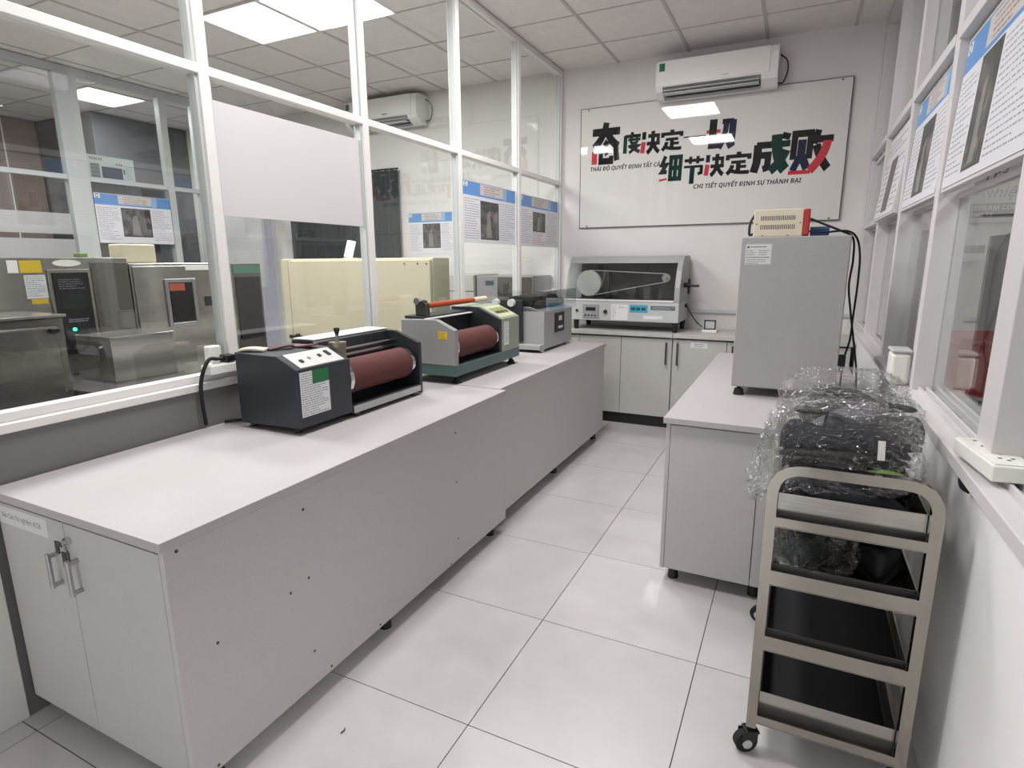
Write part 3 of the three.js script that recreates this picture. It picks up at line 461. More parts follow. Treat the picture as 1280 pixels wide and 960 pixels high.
// ------------------------------------------------------------------ glass-lidded machine at the back
{
  const t = thing('belt_tester', 'silver machine with a dark glass lid, belt and disc inside, on the back worktop', 'machine', [-1.38, 0.822, -5.14]);
  const x0 = -1.88, x1 = -0.87, zf = -4.955, zb = -5.375;
  part(t, 'body', bx(x0, x1, 0.905, 1.075, zb, zf, 0.006), M.frameGrey);
  // lid profile (z, y)
  const P = [[zf, 1.076], [zf - 0.012, 1.20], [zf - 0.06, 1.34], [zf - 0.13, 1.43], [zf - 0.17, 1.46], [zb, 1.465], [zb, 1.076]];
  part(t, 'end_cheek', ext(P, x1 - 0.045, x1, 'x', 0.003), M.greyMid); part(t, 'end_cheek', ext(P, x0, x0 + 0.012, 'x', 0.003), M.acrylic);
  part(t, 'back_plate', bx(x0 + 0.012, x1 - 0.045, 1.076, 1.44, zb, zb + 0.015), M.panelDark);
  part(t, 'floor_plate', bx(x0 + 0.012, x1 - 0.045, 1.076, 1.082, zb + 0.015, zf - 0.02), M.panelDark);
  part(t, 'top_bar', ext([[zf - 0.108, 1.402], [zf - 0.13, 1.43], [zf - 0.17, 1.46], [zb, 1.465], [zb, 1.45], [zf - 0.165, 1.446], [zf - 0.118, 1.40]], x0, x1 - 0.045, 'x'), M.greyMid);
  part(t, 'bottom_bar', bx(x0, x1 - 0.045, 1.076, 1.092, zf - 0.016, zf + 0.004, 0.002), M.frame);
  part(t, 'glass_lid', ext([[zf - 0.002, 1.092], [zf - 0.013, 1.20], [zf - 0.061, 1.34], [zf - 0.107, 1.402], [zf - 0.112, 1.399], [zf - 0.067, 1.338], [zf - 0.018, 1.20], [zf - 0.007, 1.092]], x0 + 0.012, x1 - 0.045, 'x'), M.glass);
  part(t, 'drive_disc', [cyl(0.115, 0.115, 0.03, -1.715, 1.225, -5.13, 'z', 48)], M.dial);
  part(t, 'pulley', [cyl(0.034, 0.034, 0.03, -1.02, 1.275, -5.13, 'z', 28), cyl(0.012, 0.012, 0.05, -1.02, 1.275, -5.12, 'z', 14)], M.greyMid);
  part(t, 'belt', [tube([[-1.70, 1.341, -5.12], [-1.36, 1.325, -5.12], [-1.02, 1.31, -5.12]], 0.0032), tube([[-1.68, 1.115, -5.12], [-1.35, 1.18, -5.12], [-1.02, 1.241, -5.12]], 0.0032)], M.dial);
  part(t, 'support', bx(-1.60, -1.555, 1.082, 1.33, -5.30, -5.22, 0.01), M.dark);
  const f = part(t, 'control_panel', bx(-1.71, -1.56, 0.925, 1.045, zf - 0.001, zf + 0.008, 0.003), M.greyMid);
  part(f, 'display', bx(-1.68, -1.59, 0.99, 1.02, zf + 0.008, zf + 0.01), M.screen); for (let k = 0; k < 4; k++) part(f, 'button', cyl(0.008, 0.007, 0.006, -1.683 + k * 0.03, 0.95, zf + 0.011, 'z', 12), M.dark);
  part(t, 'knob', cyl(0.017, 0.015, 0.02, -1.50, 0.985, zf + 0.01, 'z', 20), M.dark); part(t, 'knob', cyl(0.011, 0.01, 0.016, -1.765, 0.99, zf + 0.008, 'z', 16), M.dark);
  part(t, 'label_sheet', sheet(-1.45, -1.30, 0.915, 1.05, zf, zf + 0.001, '+z'), canvasMat(160, 144, (g, w, h) => { g.fillStyle = '#e6e4e4'; g.fillRect(0, 0, w, h); rows(g, 10, 50, 12, 130, 16, '#8a8890', 4); rows(g, 70, 150, 16, 40, 12, '#77757d', 4); }, 0.5));
  part(t, 'label_sheet', sheet(-1.285, -1.13, 0.985, 1.05, zf, zf + 0.001, '+z'), canvasMat(160, 64, (g, w, h) => { g.fillStyle = '#3f9fb8'; g.fillRect(0, 0, w, h); g.fillStyle = '#18405c'; for (const x of [14, 58, 106]) g.fillRect(x, 22, 36, 22); }, 0.4));
  part(t, 'name_strip', sheet(-1.105, -0.90, 1.01, 1.045, zf, zf + 0.001, '+z'), canvasMat(256, 40, (g, w, h) => { g.fillStyle = '#5b5e60'; g.fillRect(0, 0, w, h); rows(g, 20, 240, 12, 30, 12, '#b5b8ba', 6); }, 0.4));
  part(t, 'sticker', sheet(-1.17, -1.0, 0.93, 0.965, zf, zf + 0.001, '+z'), canvasMat(192, 40, (g, w, h) => { g.fillStyle = '#d6d7d4'; g.fillRect(0, 0, w, h); rows(g, 12, 180, 12, 30, 14, '#f6f6f6', 8); }, 0.4));
  const cr = part(t, 'crank', [cyl(0.02, 0.02, 0.05, x1 + 0.025, 1.215, -5.15, 'x', 16), bx(x1 + 0.03, x1 + 0.05, 1.14, 1.27, -5.165, -5.135, 0.008)], M.black); part(cr, 'handle', cyl(0.011, 0.009, 0.08, x1 + 0.085, 1.21, -5.15, 'x', 14), M.black);
  part(t, 'socket', cyl(0.018, 0.018, 0.014, x1 + 0.007, 1.035, -5.25, 'x', 16), M.black);
  for (const [x, z] of [[x0 + 0.1, zf - 0.03], [x1 - 0.03, zf - 0.03], [x0 + 0.1, zb + 0.05], [x1 - 0.03, zb + 0.05]]) part(t, 'foot', cyl(0.02, 0.025, 0.08, x, 0.865, z, 'y', 14), M.black);
  part(t, 'power_cord', tube([[x1 + 0.014, 1.035, -5.25], [x1 + 0.04, 0.99, -5.24], [-0.76, 0.91, -5.17], [-0.70, 0.866, -5.13]], 0.0045), M.rubber, 'black power cord');
  const s = thing('power_socket', 'small white socket box with a dark rim on the back worktop', 'socket', [-0.63, 0.822, -5.13]);
  part(s, 'box', bx(-0.695, -0.575, 0.823, 0.846, -5.20, -5.09, 0.004), M.plastic); part(s, 'frame', [bx(-0.685, -0.59, 0.846, 0.853, -5.13, -5.122), bx(-0.685, -0.676, 0.846, 0.925, -5.15, -5.135), bx(-0.599, -0.59, 0.846, 0.925, -5.15, -5.135), bx(-0.685, -0.59, 0.917, 0.925, -5.15, -5.135)], M.dark); part(s, 'socket_face', bx(-0.676, -0.599, 0.853, 0.917, -5.152, -5.14, 0.003), M.frameGrey);
}

// ------------------------------------------------------------------ grey cabinet with its regulator on the right bench
{
  const Y = 0.771, x0 = -0.252, x1 = 0.197, zf = -2.97, zb = -3.5, y0 = 0.815, y1 = 1.525;
  const t = thing('instrument_cabinet', 'big plain grey steel box with a paper label on the right bench', 'cabinet', [(x0 + x1) / 2, Y, (zf + zb) / 2]);
  part(t, 'housing', bx(x0, x1, y0, y1, zb, zf, 0.006, 3), M.grey);
  part(t, 'label', sheet(x0 + 0.02, x0 + 0.135, y1 - 0.125, y1 - 0.03, zf, zf + 0.001, '+z'), canvasMat(256, 208, (g, w, h) => { g.fillStyle = '#d3d2d2'; g.fillRect(0, 0, w, h); g.strokeStyle = '#8b8a8d'; g.lineWidth = 3; g.strokeRect(4, 4, w - 8, h - 8); g.fillStyle = '#333'; g.beginPath(); g.arc(28, 34, 11, 0, 7); g.fill(); rows(g, 50, 240, 28, 44, 20, '#3c3b40', 8); rows(g, 14, 110, 66, 120, 20, '#5a595d', 6); rows(g, 130, 240, 66, 120, 20, '#5a595d', 6); rows(g, 14, 240, 132, 142, 20, '#3c3b40', 8); rows(g, 14, 200, 156, 196, 18, '#66656a', 6); }, 0.6));
  for (const [x, z] of [[x0 + 0.035, zf - 0.03], [x1 - 0.035, zf - 0.03], [x0 + 0.035, zb + 0.03], [x1 - 0.035, zb + 0.03]]) part(t, 'foot', [cyl(0.026, 0.02, 0.03, x, Y + 0.015, z, 'y', 18), cyl(0.009, 0.009, 0.016, x, Y + 0.037, z, 'y', 10)], M.black);
  // voltage regulator
  const a0 = -0.208, a1 = 0.0, f = -3.02, r = thing('voltage_regulator', 'beige slotted power unit with a red front lying on the grey box', 'regulator', [-0.1, y1, -3.1]);
  const tl = -0.022;
  part(r, 'case', bx(a0, a1, y1 + 0.001, y1 + 0.124, -3.2, f, 0.004), M.beigeBox);
  const slots = []; for (const y of [y1 + 0.035, y1 + 0.075]) for (let k = 0; k < 19; k++) slots.push(bx(a0 + 0.03 + k * 0.0078, a0 + 0.0335 + k * 0.0078, y, y + 0.02, f - 0.0005, f + 0.0006));
  part(r, 'vent_slot', slots, M.dark);
  part(r, 'front_panel', bx(a1, a1 + 0.028, y1 + 0.004, y1 + 0.122, -3.2, f + 0.002, 0.008, 3), M.red);
  for (const [x, y] of [[a0 + 0.012, y1 + 0.06], [a1 - 0.012, y1 + 0.062], [a0 + 0.04, y1 + 0.008], [a1 - 0.06, y1 + 0.008]]) part(r, 'screw', cyl(0.0028, 0.0028, 0.003, x, y, f + 0.001, 'z', 8), M.iron);
  part(r, 'carry_handle', tube([[a0 + 0.002, y1 + 0.108, f - 0.05], [a0 - 0.016, y1 + 0.075, f - 0.045], [a0 - 0.02, y1 + 0.035, f - 0.04], [a0 - 0.016, y1 + 0.012, f - 0.04], [a0 + 0.002, y1 + 0.02, f - 0.05]], 0.006), M.black);
  const bb = thing('small_box', 'small blue box behind the beige power unit', 'box', [0.07, y1, -3.15]); part(bb, 'box_body', bx(0.034, 0.112, y1 + 0.001, y1 + 0.034, -3.22, -3.1, 0.002), M.blue); part(bb, 'lid', bx(0.033, 0.113, y1 + 0.034, y1 + 0.045, -3.221, -3.099, 0.002), std(0x52759f, 0.5));
  single('power_cable', tube([[a1 + 0.029, y1 + 0.078, f - 0.02], [0.09, y1 + 0.05, f - 0.01], [0.16, y1 + 0.02, f - 0.03], [0.205, y1 - 0.005, f - 0.05], [0.218, y1 - 0.1, f - 0.06], [0.213, y1 - 0.22, f - 0.06], [0.232, y1 - 0.34, f - 0.07], [0.262, y1 - 0.50, f - 0.06], [0.282, y1 - 0.62, f - 0.05], [0.29, Y + 0.01, f - 0.06]], 0.0048, 64), M.rubber, 'thick black cable leaving the red front and crossing behind the grey box', 'cable');
  single('power_cable', tube([[a1 + 0.028, y1 + 0.022, f - 0.005], [0.09, y1 + 0.016, f + 0.004], [0.18, y1 + 0.02, f - 0.02], [0.225, y1 - 0.01, f - 0.08], [0.245, y1 - 0.08, f - 0.1], [0.25, y1 - 0.2, f - 0.1], [0.247, y1 - 0.36, f - 0.1], [0.243, y1 - 0.48, f - 0.09], [0.228, y1 - 0.56, f - 0.08], [0.225, Y + 0.01, f - 0.1]], 0.0045, 64), M.rubber, 'thinner black cable hanging along the right side of the grey box', 'cable');
  single('power_plug', [bx(0.2, 0.232, 0.93, 0.985, -3.09, -3.05, 0.004), cyl(0.009, 0.007, 0.03, 0.216, 0.918, -3.07)], M.black, 'black plug at the lower right edge of the grey box', 'plug');
}

// ------------------------------------------------------------------ trolley and what it carries
{
  const t = thing('trolley', 'stainless steel four-shelf trolley on castors in the right foreground', 'trolley', [0.17, 0, -1.95]);
  const xl = -0.012, xr = 0.352, zf = -1.61, zb = -2.29, hw = 0.0135, top = 0.885, R = 0.075;
  const hoop = (z) => { // square tube bent into an upside-down U
    const s = new THREE.Shape([[-hw, -hw], [hw, -hw], [hw, hw], [-hw, hw]].map((p) => new THREE.Vector2(...p)));
    const path = new THREE.CurvePath(); path.add(new THREE.LineCurve3(V(xl, 0.085, z), V(xl, top - R, z)));
    path.add(new THREE.QuadraticBezierCurve3(V(xl, top - R, z), V(xl, top, z), V(xl + R, top, z))); path.add(new THREE.LineCurve3(V(xl + R, top, z), V(xr - R, top, z)));
    path.add(new THREE.QuadraticBezierCurve3(V(xr - R, top, z), V(xr, top, z), V(xr, top - R, z))); path.add(new THREE.LineCurve3(V(xr, top - R, z), V(xr, 0.085, z)));
    return muv(flat(toCreasedNormals(new THREE.ExtrudeGeometry(s, { steps: 90, extrudePath: path, bevelEnabled: false }), 0.6)));
  };
  part(t, 'hoop_frame', hoop(zf), M.steelTube); part(t, 'hoop_frame', hoop(zb), M.steelTube);
  const tray = (y, lip, mat) => {
    const a = xl + hw, b = xr - hw, c = zf - hw - 0.004, d = zb + hw + 0.004, k = 0.002;
    const g = part(t, 'tray', [bx(a, b, y, y + k, d, c), bx(a, b, y, y + lip, c - k, c), bx(a, b, y, y + lip, d, d + k), bx(a, a + k, y, y + lip, d, c), bx(b - k, b, y, y + lip, d, c)], M.steel);
    part(g, 'tray_shade', bx(a + 0.006, b - 0.006, y + k, y + 0.006, d + 0.006, c - 0.006), M.mat);  // near-black sheet paints in the shade that lies inside the trolley shelves
    part(g, 'cross_bar', [bx(xl + hw, xr - hw, y - 0.002, y + 0.001, zf - hw, zf + hw), bx(xl + hw, xr - hw, y, y + 0.026 + (mat ?? 0), zf + hw - 0.003, zf + hw)], M.steelTube); part(g, 'cross_bar', bx(xl + hw, xr - hw, y - 0.002, y + 0.026 + (mat ?? 0), zb - hw, zb - hw + 0.003), M.steelTube);
  };
  tray(0.722, 0.085); tray(0.55, 0.05, 0.016); tray(0.347, 0.05, 0.018); tray(0.105, 0.085);
  for (const x of [xl, xr]) part(t, 'side_rail', bx(x - 0.008, x + 0.008, 0.125, 0.145, zb + hw, zf - hw), M.steelTube);
  for (const [x, z, a] of [[xl, zf, 0.5], [xr, zf, 0.2], [xl, zb, -0.3], [xr, zb, 0.4]]) {
    const c = part(t, 'castor', cyl(0.011, 0.011, 0.02, x, 0.082, z, 'y', 14), M.black);
    const rot = (g) => muv(flat(g.rotateY(a).translate(x, 0, z)));
    part(c, 'fork', [rot(bx(-0.02, 0.02, 0.066, 0.074, -0.02, 0.02, 0.003)), rot(bx(-0.03, 0.016, 0.034, 0.068, 0.013, 0.017, 0.001)), rot(bx(-0.03, 0.016, 0.034, 0.068, -0.017, -0.013, 0.001))], M.black);
    part(c, 'wheel', [rot(cyl(0.0325, 0.0325, 0.022, -0.014, 0.0325, 0, 'z', 28))], M.rubber);
    part(c, 'hub', [rot(cyl(0.014, 0.014, 0.038, -0.014, 0.0325, 0, 'z', 18))], M.frameGrey);
  }
}
// shoes wrapped in clear film
function shoe(label, pos, rotY, tilt, up, sole, tag, L = 0.275, fat = 1, group = 'wrapped shoes on the trolley') {
  const wid = (t) => fat * 0.052 * Math.pow(Math.sin(Math.PI * Math.min(1, 0.06 + t * 0.9)), 0.42) * (0.82 + 0.28 * Math.sin(t * 4.2 - 1.1)) + 0.004;
  const ht = (t) => t < 0.35 ? fat * (0.075 + 0.02 * Math.cos(t * 9)) : fat * 0.078 * Math.pow(1 - (t - 0.35) / 0.68, 0.62) + 0.014;
  const loft = (y0, hFn, wk, closeTop) => { // rings along the length
    const N = 30, K = 18, pos = [], idx = [];
    for (let i = 0; i <= N; i++) { const t = i / N, e = Math.pow(Math.sin(Math.PI * Math.min(0.995, Math.max(0.005, t))), 0.25), w = wid(t) * wk * e, h = hFn(t) * e; for (let k = 0; k < K; k++) { const a = k / K * Math.PI * 2, c = Math.cos(a), s = Math.sin(a); pos.push((t - 0.5) * L, y0 + h * (0.5 + 0.5 * Math.sign(s) * Math.pow(Math.abs(s), 0.7)), w * Math.sign(c) * Math.pow(Math.abs(c), 0.6)); } }
    for (let i = 0; i < N; i++) for (let k = 0; k < K; k++) { const a = i * K + k, b = i * K + (k + 1) % K; idx.push(a, b, a + K, b, b + K, a + K); }
    for (let k = 1; k < K - 1; k++) { idx.push(0, k + 1, k); idx.push(N * K, N * K + k, N * K + k + 1); }
    const g = new THREE.BufferGeometry(); g.setAttribute('position', new THREE.Float32BufferAttribute(pos, 3)); g.setIndex(idx); g.computeVertexNormals(); return muv(flat(g));
  };
  const o = new THREE.Group(); o.name = numbered('shoe'); o.userData = { label, category: 'shoe', group }; o.position.set(...pos); o.rotation.set(tilt, rotY, 0, 'YXZ'); scene.add(o);
  const add = (n, g, m) => { const k = new THREE.Mesh(g, m); k.name = n; o.add(k); };
  add('sole', loft(0, () => 0.026, 1.08), sole); add('upper', loft(0.02, ht, 0.98), up);
  add('opening', muv(flat(new THREE.SphereGeometry(1, 20, 12).scale(0.05, 0.008, 0.03).translate(-0.075, 0.02 + fat * 0.083, 0))), M.black);
  if (tag) add('paper_tag', bx(0.068, 0.084, 0.012, 0.062, fat * 0.057, fat * 0.057 + 0.003), M.paper);
  return o;
}
shoe('navy shoe lying on the top tray behind the front hoop of the trolley', [0.172, 0.733, -1.708], 0.03, 0, M.navy, M.shoeBlack, false, 0.31, 1.18);
shoe('dark shoe low on the top tray under the wrapped pile', [0.175, 0.733, -1.86], Math.PI + 0.02, 0, M.shoeBlack, M.shoeBlack, false, 0.31, 1.18);
shoe('dark shoe low in the middle of the top tray under the grey one', [0.175, 0.733, -2.015], 0.03, 0, M.shoeBlack, M.navy, false, 0.31, 1.18);
shoe('black shoe at the far end of the top tray of the trolley', [0.175, 0.733, -2.17], 0.03, 0, M.shoeBlack, M.navy, false, 0.31, 1.18);
shoe('navy shoe with a white paper tag on top of the wrapped pile, nearest the viewer', [0.15, 0.885, -1.73], 0.06, -0.3, M.navy, M.shoeBlack, true, 0.31, 1.3);
shoe('grey shoe in the middle of the wrapped pile behind the tagged one', [0.21, 0.885, -1.93], Math.PI - 0.12, -0.15, M.shoeGrey, M.shoeBlack, false, 0.3, 1.25);
shoe('teal shoe in the rearmost bag on top of the trolley', [0.19, 0.885, -2.13], 0.16, 0.2, M.shoeTeal, M.navy, false, 0.3, 1.3);
single('green_pouch', (() => { const g = new THREE.SphereGeometry(1, 28, 18), p = g.attributes.position; for (let i = 0; i < p.count; i++) { const k = 1 + 0.16 * fbm(p.getX(i) * 2, p.getY(i) * 2, p.getZ(i) * 2); p.setXYZ(i, p.getX(i) * 0.05 * k, p.getY(i) * 0.02 * k, p.getZ(i) * 0.028 * k); } g.translate(0.245, 0.876, -1.66); g.computeVertexNormals(); return muv(flat(g)); })(), M.lime, 'lime green pouch under the tagged navy shoe on the trolley', 'pouch');

// crumpled film: a wrinkled closed sheet round its contents
function bag(name, label, c, r, opt = {}) {
  const g0 = new THREE.IcosahedronGeometry(1, 48), p = g0.attributes.position, sd = opt.seed ?? 1;
  for (let i = 0; i < p.count; i++) {
    const x = p.getX(i), y = p.getY(i), z = p.getZ(i), e = opt.square ?? 0.7;
    const q = (v) => Math.sign(v) * Math.pow(Math.abs(v), e);
    let k = 1 + 0.10 * fbm(x * 1.6 + sd, y * 1.6, z * 1.6, 3);
    const ridge = (f, s) => 1 - Math.abs(noise.noise(x * f + s, y * f * 1.3, z * f + sd)) * 2;
    k += (opt.wr ?? 0.075) * (ridge(3.1, 3) + 0.6 * ridge(6.3, 9) + 0.45 * ridge(13, 5) + 0.7 * (1 - Math.abs(noise.noise(x * 17 + y * 3 + sd, y * 2, z * 3)) * 2) - 1.5);
    let X = q(x) * r[0] * k, Y = q(y) * r[1] * k, Z = q(z) * r[2] * k;
    if (opt.skirt && x < -0.1 && z > -0.6) { const d = (-0.1 - x) / 0.9; Y -= opt.skirt * d * d * (0.8 + 0.4 * noise.noise(z * 5, y * 3, sd)); }
    Y = Math.max(Y, (opt.floor ?? -9) - c[1] + (opt.skirt && x < -0.1 ? -1 : 0));
    p.setXYZ(i, X, Y, Z);
  }
  g0.translate(...c); const g = toCreasedNormals(g0, 0.35);
  return single(name, muv(flat(g)), M.film, label, 'bag', 'clear film bags on the trolley');
}
bag('film_bag', 'clear crumpled film bag hanging over the left front corner of the trolley', [0.125, 0.92, -1.74], [0.2, 0.125, 0.12], { seed: 2, floor: 0.80, skirt: 0.16, wr: 0.085 });
bag('film_bag', 'clear film bag round the grey shoe in the middle of the trolley top', [0.175, 0.935, -1.95], [0.18, 0.11, 0.105], { seed: 5, floor: 0.82 });
bag('film_bag', 'clear film bag at the far end of the trolley top, the highest one', [0.17, 0.95, -2.15], [0.185, 0.12, 0.12], { seed: 9, floor: 0.8 });
bag('film_bag', 'flat crumpled film bag on the second shelf of the trolley', [0.10, 0.625, -1.78], [0.115, 0.062, 0.15], { seed: 14, floor: 0.562, wr: 0.1 });
shoe('dark shoe inside the bag on the second shelf of the trolley', [0.09, 0.563, -1.79], 1.45, 0, M.shoeTeal, M.shoeBlack, false, 0.25);
shoe('black shoe at the right side of the second shelf of the trolley', [0.262, 0.563, -1.82], 1.57, 0, M.shoeBlack, M.shoeBlack, false, 0.29, 1.2);

single('scrap', tube([[-1.147, 0.002, -1.128], [-1.142, 0.006, -1.138], [-1.147, 0.004, -1.147]], 0.002, 10, 6), M.dark, 'tiny dark curl of scrap on the floor tiles in front of the bench', 'scrap');
// ------------------------------------------------------------------ things on the two sills
function strip(label, pos, turn, L, W) {
  const o = new THREE.Group(); o.name = numbered('power_strip'); o.userData = { label, category: 'power strip' }; o.position.set(...pos); o.rotation.y = turn; scene.add(o);
  const add = (par, n, g, m) => { const k = new THREE.Mesh(g, m); k.name = n; par.add(k); return k; };
  const b = add(o, 'body', bx(-W / 2, W / 2, 0, 0.038, -L / 2, L / 2, 0.005), M.plastic);
  add(o, 'face', bx(-W / 2 + 0.006, W / 2 - 0.006, 0.038, 0.041, -L / 2 + 0.006, L / 2 - 0.006, 0.002), M.plastic);
  const h = []; for (let k = 0; k * 0.045 < L - 0.05; k++) for (const [x, z] of [[-0.012, 0], [0.012, 0], [0, 0.013]]) h.push(bx(x - 0.0035, x + 0.0035, 0.0405, 0.0418, -L / 2 + 0.035 + k * 0.045 + z - 0.003, -L / 2 + 0.035 + k * 0.045 + z + 0.003));
  add(o, 'socket_hole', mg(h), M.iron); return o;
}
strip('white power strip on the right sill behind the trolley', [0.445, 0.943, -1.64], 0.12, 0.22, 0.085);
single('strip_cord', tube([[0.415, 0.925, -1.68], [0.405, 0.9, -1.69], [0.41, 0.87, -1.69], [0.425, 0.86, -1.69]], 0.007), M.rubber, 'short dark cord under the power strip on the right sill', 'cord');
strip('white power strip on the left sill beside the dark machine', [-2.08, 0.986, -1.60], 0, 0.22, 0.06);
single('adapter_box', bx(-2.13, -2.092, 0.987, 1.095, -1.578, -1.525, 0.006), M.plastic, 'upright white adapter box on the left sill against the glass', 'adapter');
part(NEAR, 'plug', [bx(-2.095, -2.05, 1.028, 1.058, -1.61, -1.565, 0.006), cyl(0.008, 0.006, 0.03, -2.072, 1.045, -1.552, 'z', 10)], M.black);
part(NEAR, 'power_cord', tube([[-2.072, 1.045, -1.54], [-2.065, 1.05, -1.50], [-2.06, 1.02, -1.47], [-2.07, 0.96, -1.455], [-2.075, 0.88, -1.455], [-2.075, 0.79, -1.46]], 0.0075, 48), M.rubber);
part(NEAR, 'power_cord', tube([[-1.965, 0.80, -1.66], [-2.0, 0.79, -1.62], [-2.04, 0.785, -1.575], [-2.072, 0.784, -1.54]], 0.0065, 24), M.rubber);
{
  const t = thing('plastic_box', 'rounded translucent white plastic box at the window post on the right sill', 'box', [0.40, 0.93, -2.75]);
  part(t, 'box_body', bx(0.36, 0.428, 0.9305, 1.06, -2.79, -2.68, 0.018, 4), M.plastic); part(t, 'lid', bx(0.357, 0.429, 1.06, 1.073, -2.793, -2.677, 0.006), M.frameGrey);
}
// ------------------------------------------------------------------ boards and posters on the glass
single('white_panel', bx(-2.129, -2.121, 1.61, 2.048, -2.54, -1.675, 0.001), std(0xcfcbcc, 0.5), 'plain white panel fixed to the left glass wall above the beige chamber', 'panel');
const posterMat = (px, py, pw, ph, dark, extra) => canvasMat(512, 300, (g, w, h) => {
  g.fillStyle = '#dcdadf'; g.fillRect(0, 0, w, h); g.fillStyle = '#5d8fca'; g.fillRect(0, 0, w, 66); g.fillStyle = '#c9bfba'; g.fillRect(150, 2, 225, 54); g.fillStyle = '#8fb2d8'; g.fillRect(375, 2, 40, 60);
  rows(g, 185, 345, 10, 52, 12, '#7c6a66', 4); g.fillStyle = '#f0f0f0'; g.fillRect(4, 4, 34, 22); g.strokeStyle = '#333'; g.lineWidth = 4; g.beginPath(); g.arc(20, 15, 8, 0, 7); g.stroke();
  rows(g, 10, px - 12, 82, h - 16, 12, '#7d7a88', 3); rows(g, px + pw + 12, w - 10, 82, h - 16, 12, '#8a8794', 3);
  g.save(); g.beginPath(); g.rect(px, py, pw, ph); g.clip(); g.fillStyle = '#5d5c59'; g.fillRect(px, py, pw, ph);
  for (let i = 0; i < 46; i++) { g.globalAlpha = 0.35 + 0.4 * rnd(); g.fillStyle = [dark, '#3c3f40', '#85807a', '#2a2627', '#6b5a52'][Math.floor(rnd() * 5)]; g.beginPath(); g.ellipse(px + rnd() * pw, py + rnd() * ph, 8 + rnd() * 34, 5 + rnd() * 22, rnd() * 3, 0, 7); g.fill(); }
  g.globalAlpha = 0.8; g.fillStyle = '#8f8c86'; g.beginPath(); g.moveTo(px + pw * 0.3, py + ph * 0.95); g.lineTo(px + pw * 0.36, py + ph * 0.3); g.lineTo(px + pw * 0.52, py + ph * 0.22); g.lineTo(px + pw * 0.6, py + ph * 0.95); g.fill(); g.restore();
  g.strokeStyle = dark; g.lineWidth = 6; g.strokeRect(px + 3, py + 3, pw - 6, ph - 6); extra?.(g, w, h);
}, 0.35);
const P1 = posterMat(160, 78, 200, 180, '#33383c'), P2 = posterMat(150, 84, 180, 196, '#2b2d2e'), P3 = posterMat(165, 88, 170, 120, '#2b3436', (g) => { g.fillStyle = '#dcdadf'; rows(g, 160, 330, 216, 290, 11, '#b26c88', 4); }), P4 = posterMat(150, 70, 130, 214, '#3a3f36');
const poster = (label, x, y0, y1, z0, z1, face, mat) => { // one sheet with its clear sleeve edge
  const t = thing('poster', label, 'poster', [x, y0, (z0 + z1) / 2]); const th = 0.0015, a = face === '+x' ? x : x - th;
  part(t, 'sheet', sheet(a, a + th, y0, y1, z0, z1, face), mat); part(t, 'clip_edge', bx(a - 0.001, a + th + 0.001, y1, y1 + 0.006, z0, z1), M.frameGrey);
};
poster('blue-headed information poster with a tall photo on the left glass wall', -2.128, 1.555, 1.975, -4.43, -3.60, '+x', P2);
poster('blue-headed information poster on the pane next to the back wall', -2.128, 1.55, 1.968, -5.36, -4.51, '+x', P3);
poster('blue-headed information poster on the second partition above the steel chambers', X2 + 0.022, 1.62, 2.07, -4.06, -3.325, '+x', P1);
{ const t = thing('poster', 'blue-headed information poster on the back wall of the left room', 'poster', [-3.6, 1.51, ZB]); part(t, 'sheet', sheet(-3.9, -3.32, 1.512, 1.94, ZB + 0.001, ZB + 0.003, '+z'), P1); part(t, 'clip_edge', bx(-3.9, -3.32, 1.94, 1.946, ZB + 0.001, ZB + 0.004), M.frameGrey); }
BAYS.forEach(([b, a], k) => { // sashes hung from the top, bottoms swung into the room
  const t = thing('window_sash', ['nearest tilted window sash, holding the largest poster', 'tilted window sash with a poster, second from the viewer', 'tilted window sash with a pale sheet, third from the viewer', 'tilted window sash next to the back wall'][k], 'window sash', [XR + 0.03, 2.15, (a + b) / 2]);
  const x = XR + 0.03, y0 = 1.65, y1 = 2.15, f = 0.034, z0 = a + 0.006, z1 = b - 0.006;
  part(t, 'sash_frame', [bx(x, x + 0.03, y0, y0 + f, z0, z1, 0.002), bx(x, x + 0.03, y1 - f, y1, z0, z1, 0.002), bx(x, x + 0.03, y0 + f, y1 - f, z0, z0 + f, 0.002), bx(x, x + 0.03, y0 + f, y1 - f, z1 - f, z1, 0.002)], M.frameRight);
  part(t, 'pane', bx(x + 0.012, x + 0.016, y0 + f, y1 - f, z0 + f, z1 - f), M.glass);
  t.rotation.z = -[0.05, 0.055, 0.11, 0.06][k];
  if (k < 3) {
    const s = thing('poster', ['large blue-headed poster with a tall photo on the nearest sash of the right glass wall', 'blue-headed poster with a tall photo on the second sash from the viewer', 'pale sheet with a dark photo on the third sash from the viewer'][k], 'poster', [XR + 0.03, 2.15, (a + b) / 2]);
    part(s, 'sheet', sheet(x - 0.003, x - 0.001, y0 + 0.012, y1 - 0.02, z0 + 0.012, z1 - 0.012, '-x'), [P4, P2, canvasMat(256, 160, (g, w, h) => { g.fillStyle = '#d5d2d6'; g.fillRect(0, 0, w, h); rows(g, 14, 240, 14, 40, 10, '#8e8892', 3); g.fillStyle = '#6b6462'; g.fillRect(86, 52, 80, 100); rows(g, 10, 76, 56, 150, 11, '#8e8892', 3); rows(g, 176, 246, 56, 150, 11, '#8e8892', 3); }, 0.5)][k]);
    part(s, 'clip_edge', bx(x - 0.004, x - 0.0005, y1 - 0.02, y1 - 0.013, z0 + 0.012, z1 - 0.012), M.frameGrey); s.rotation.z = t.rotation.z;
  }
});

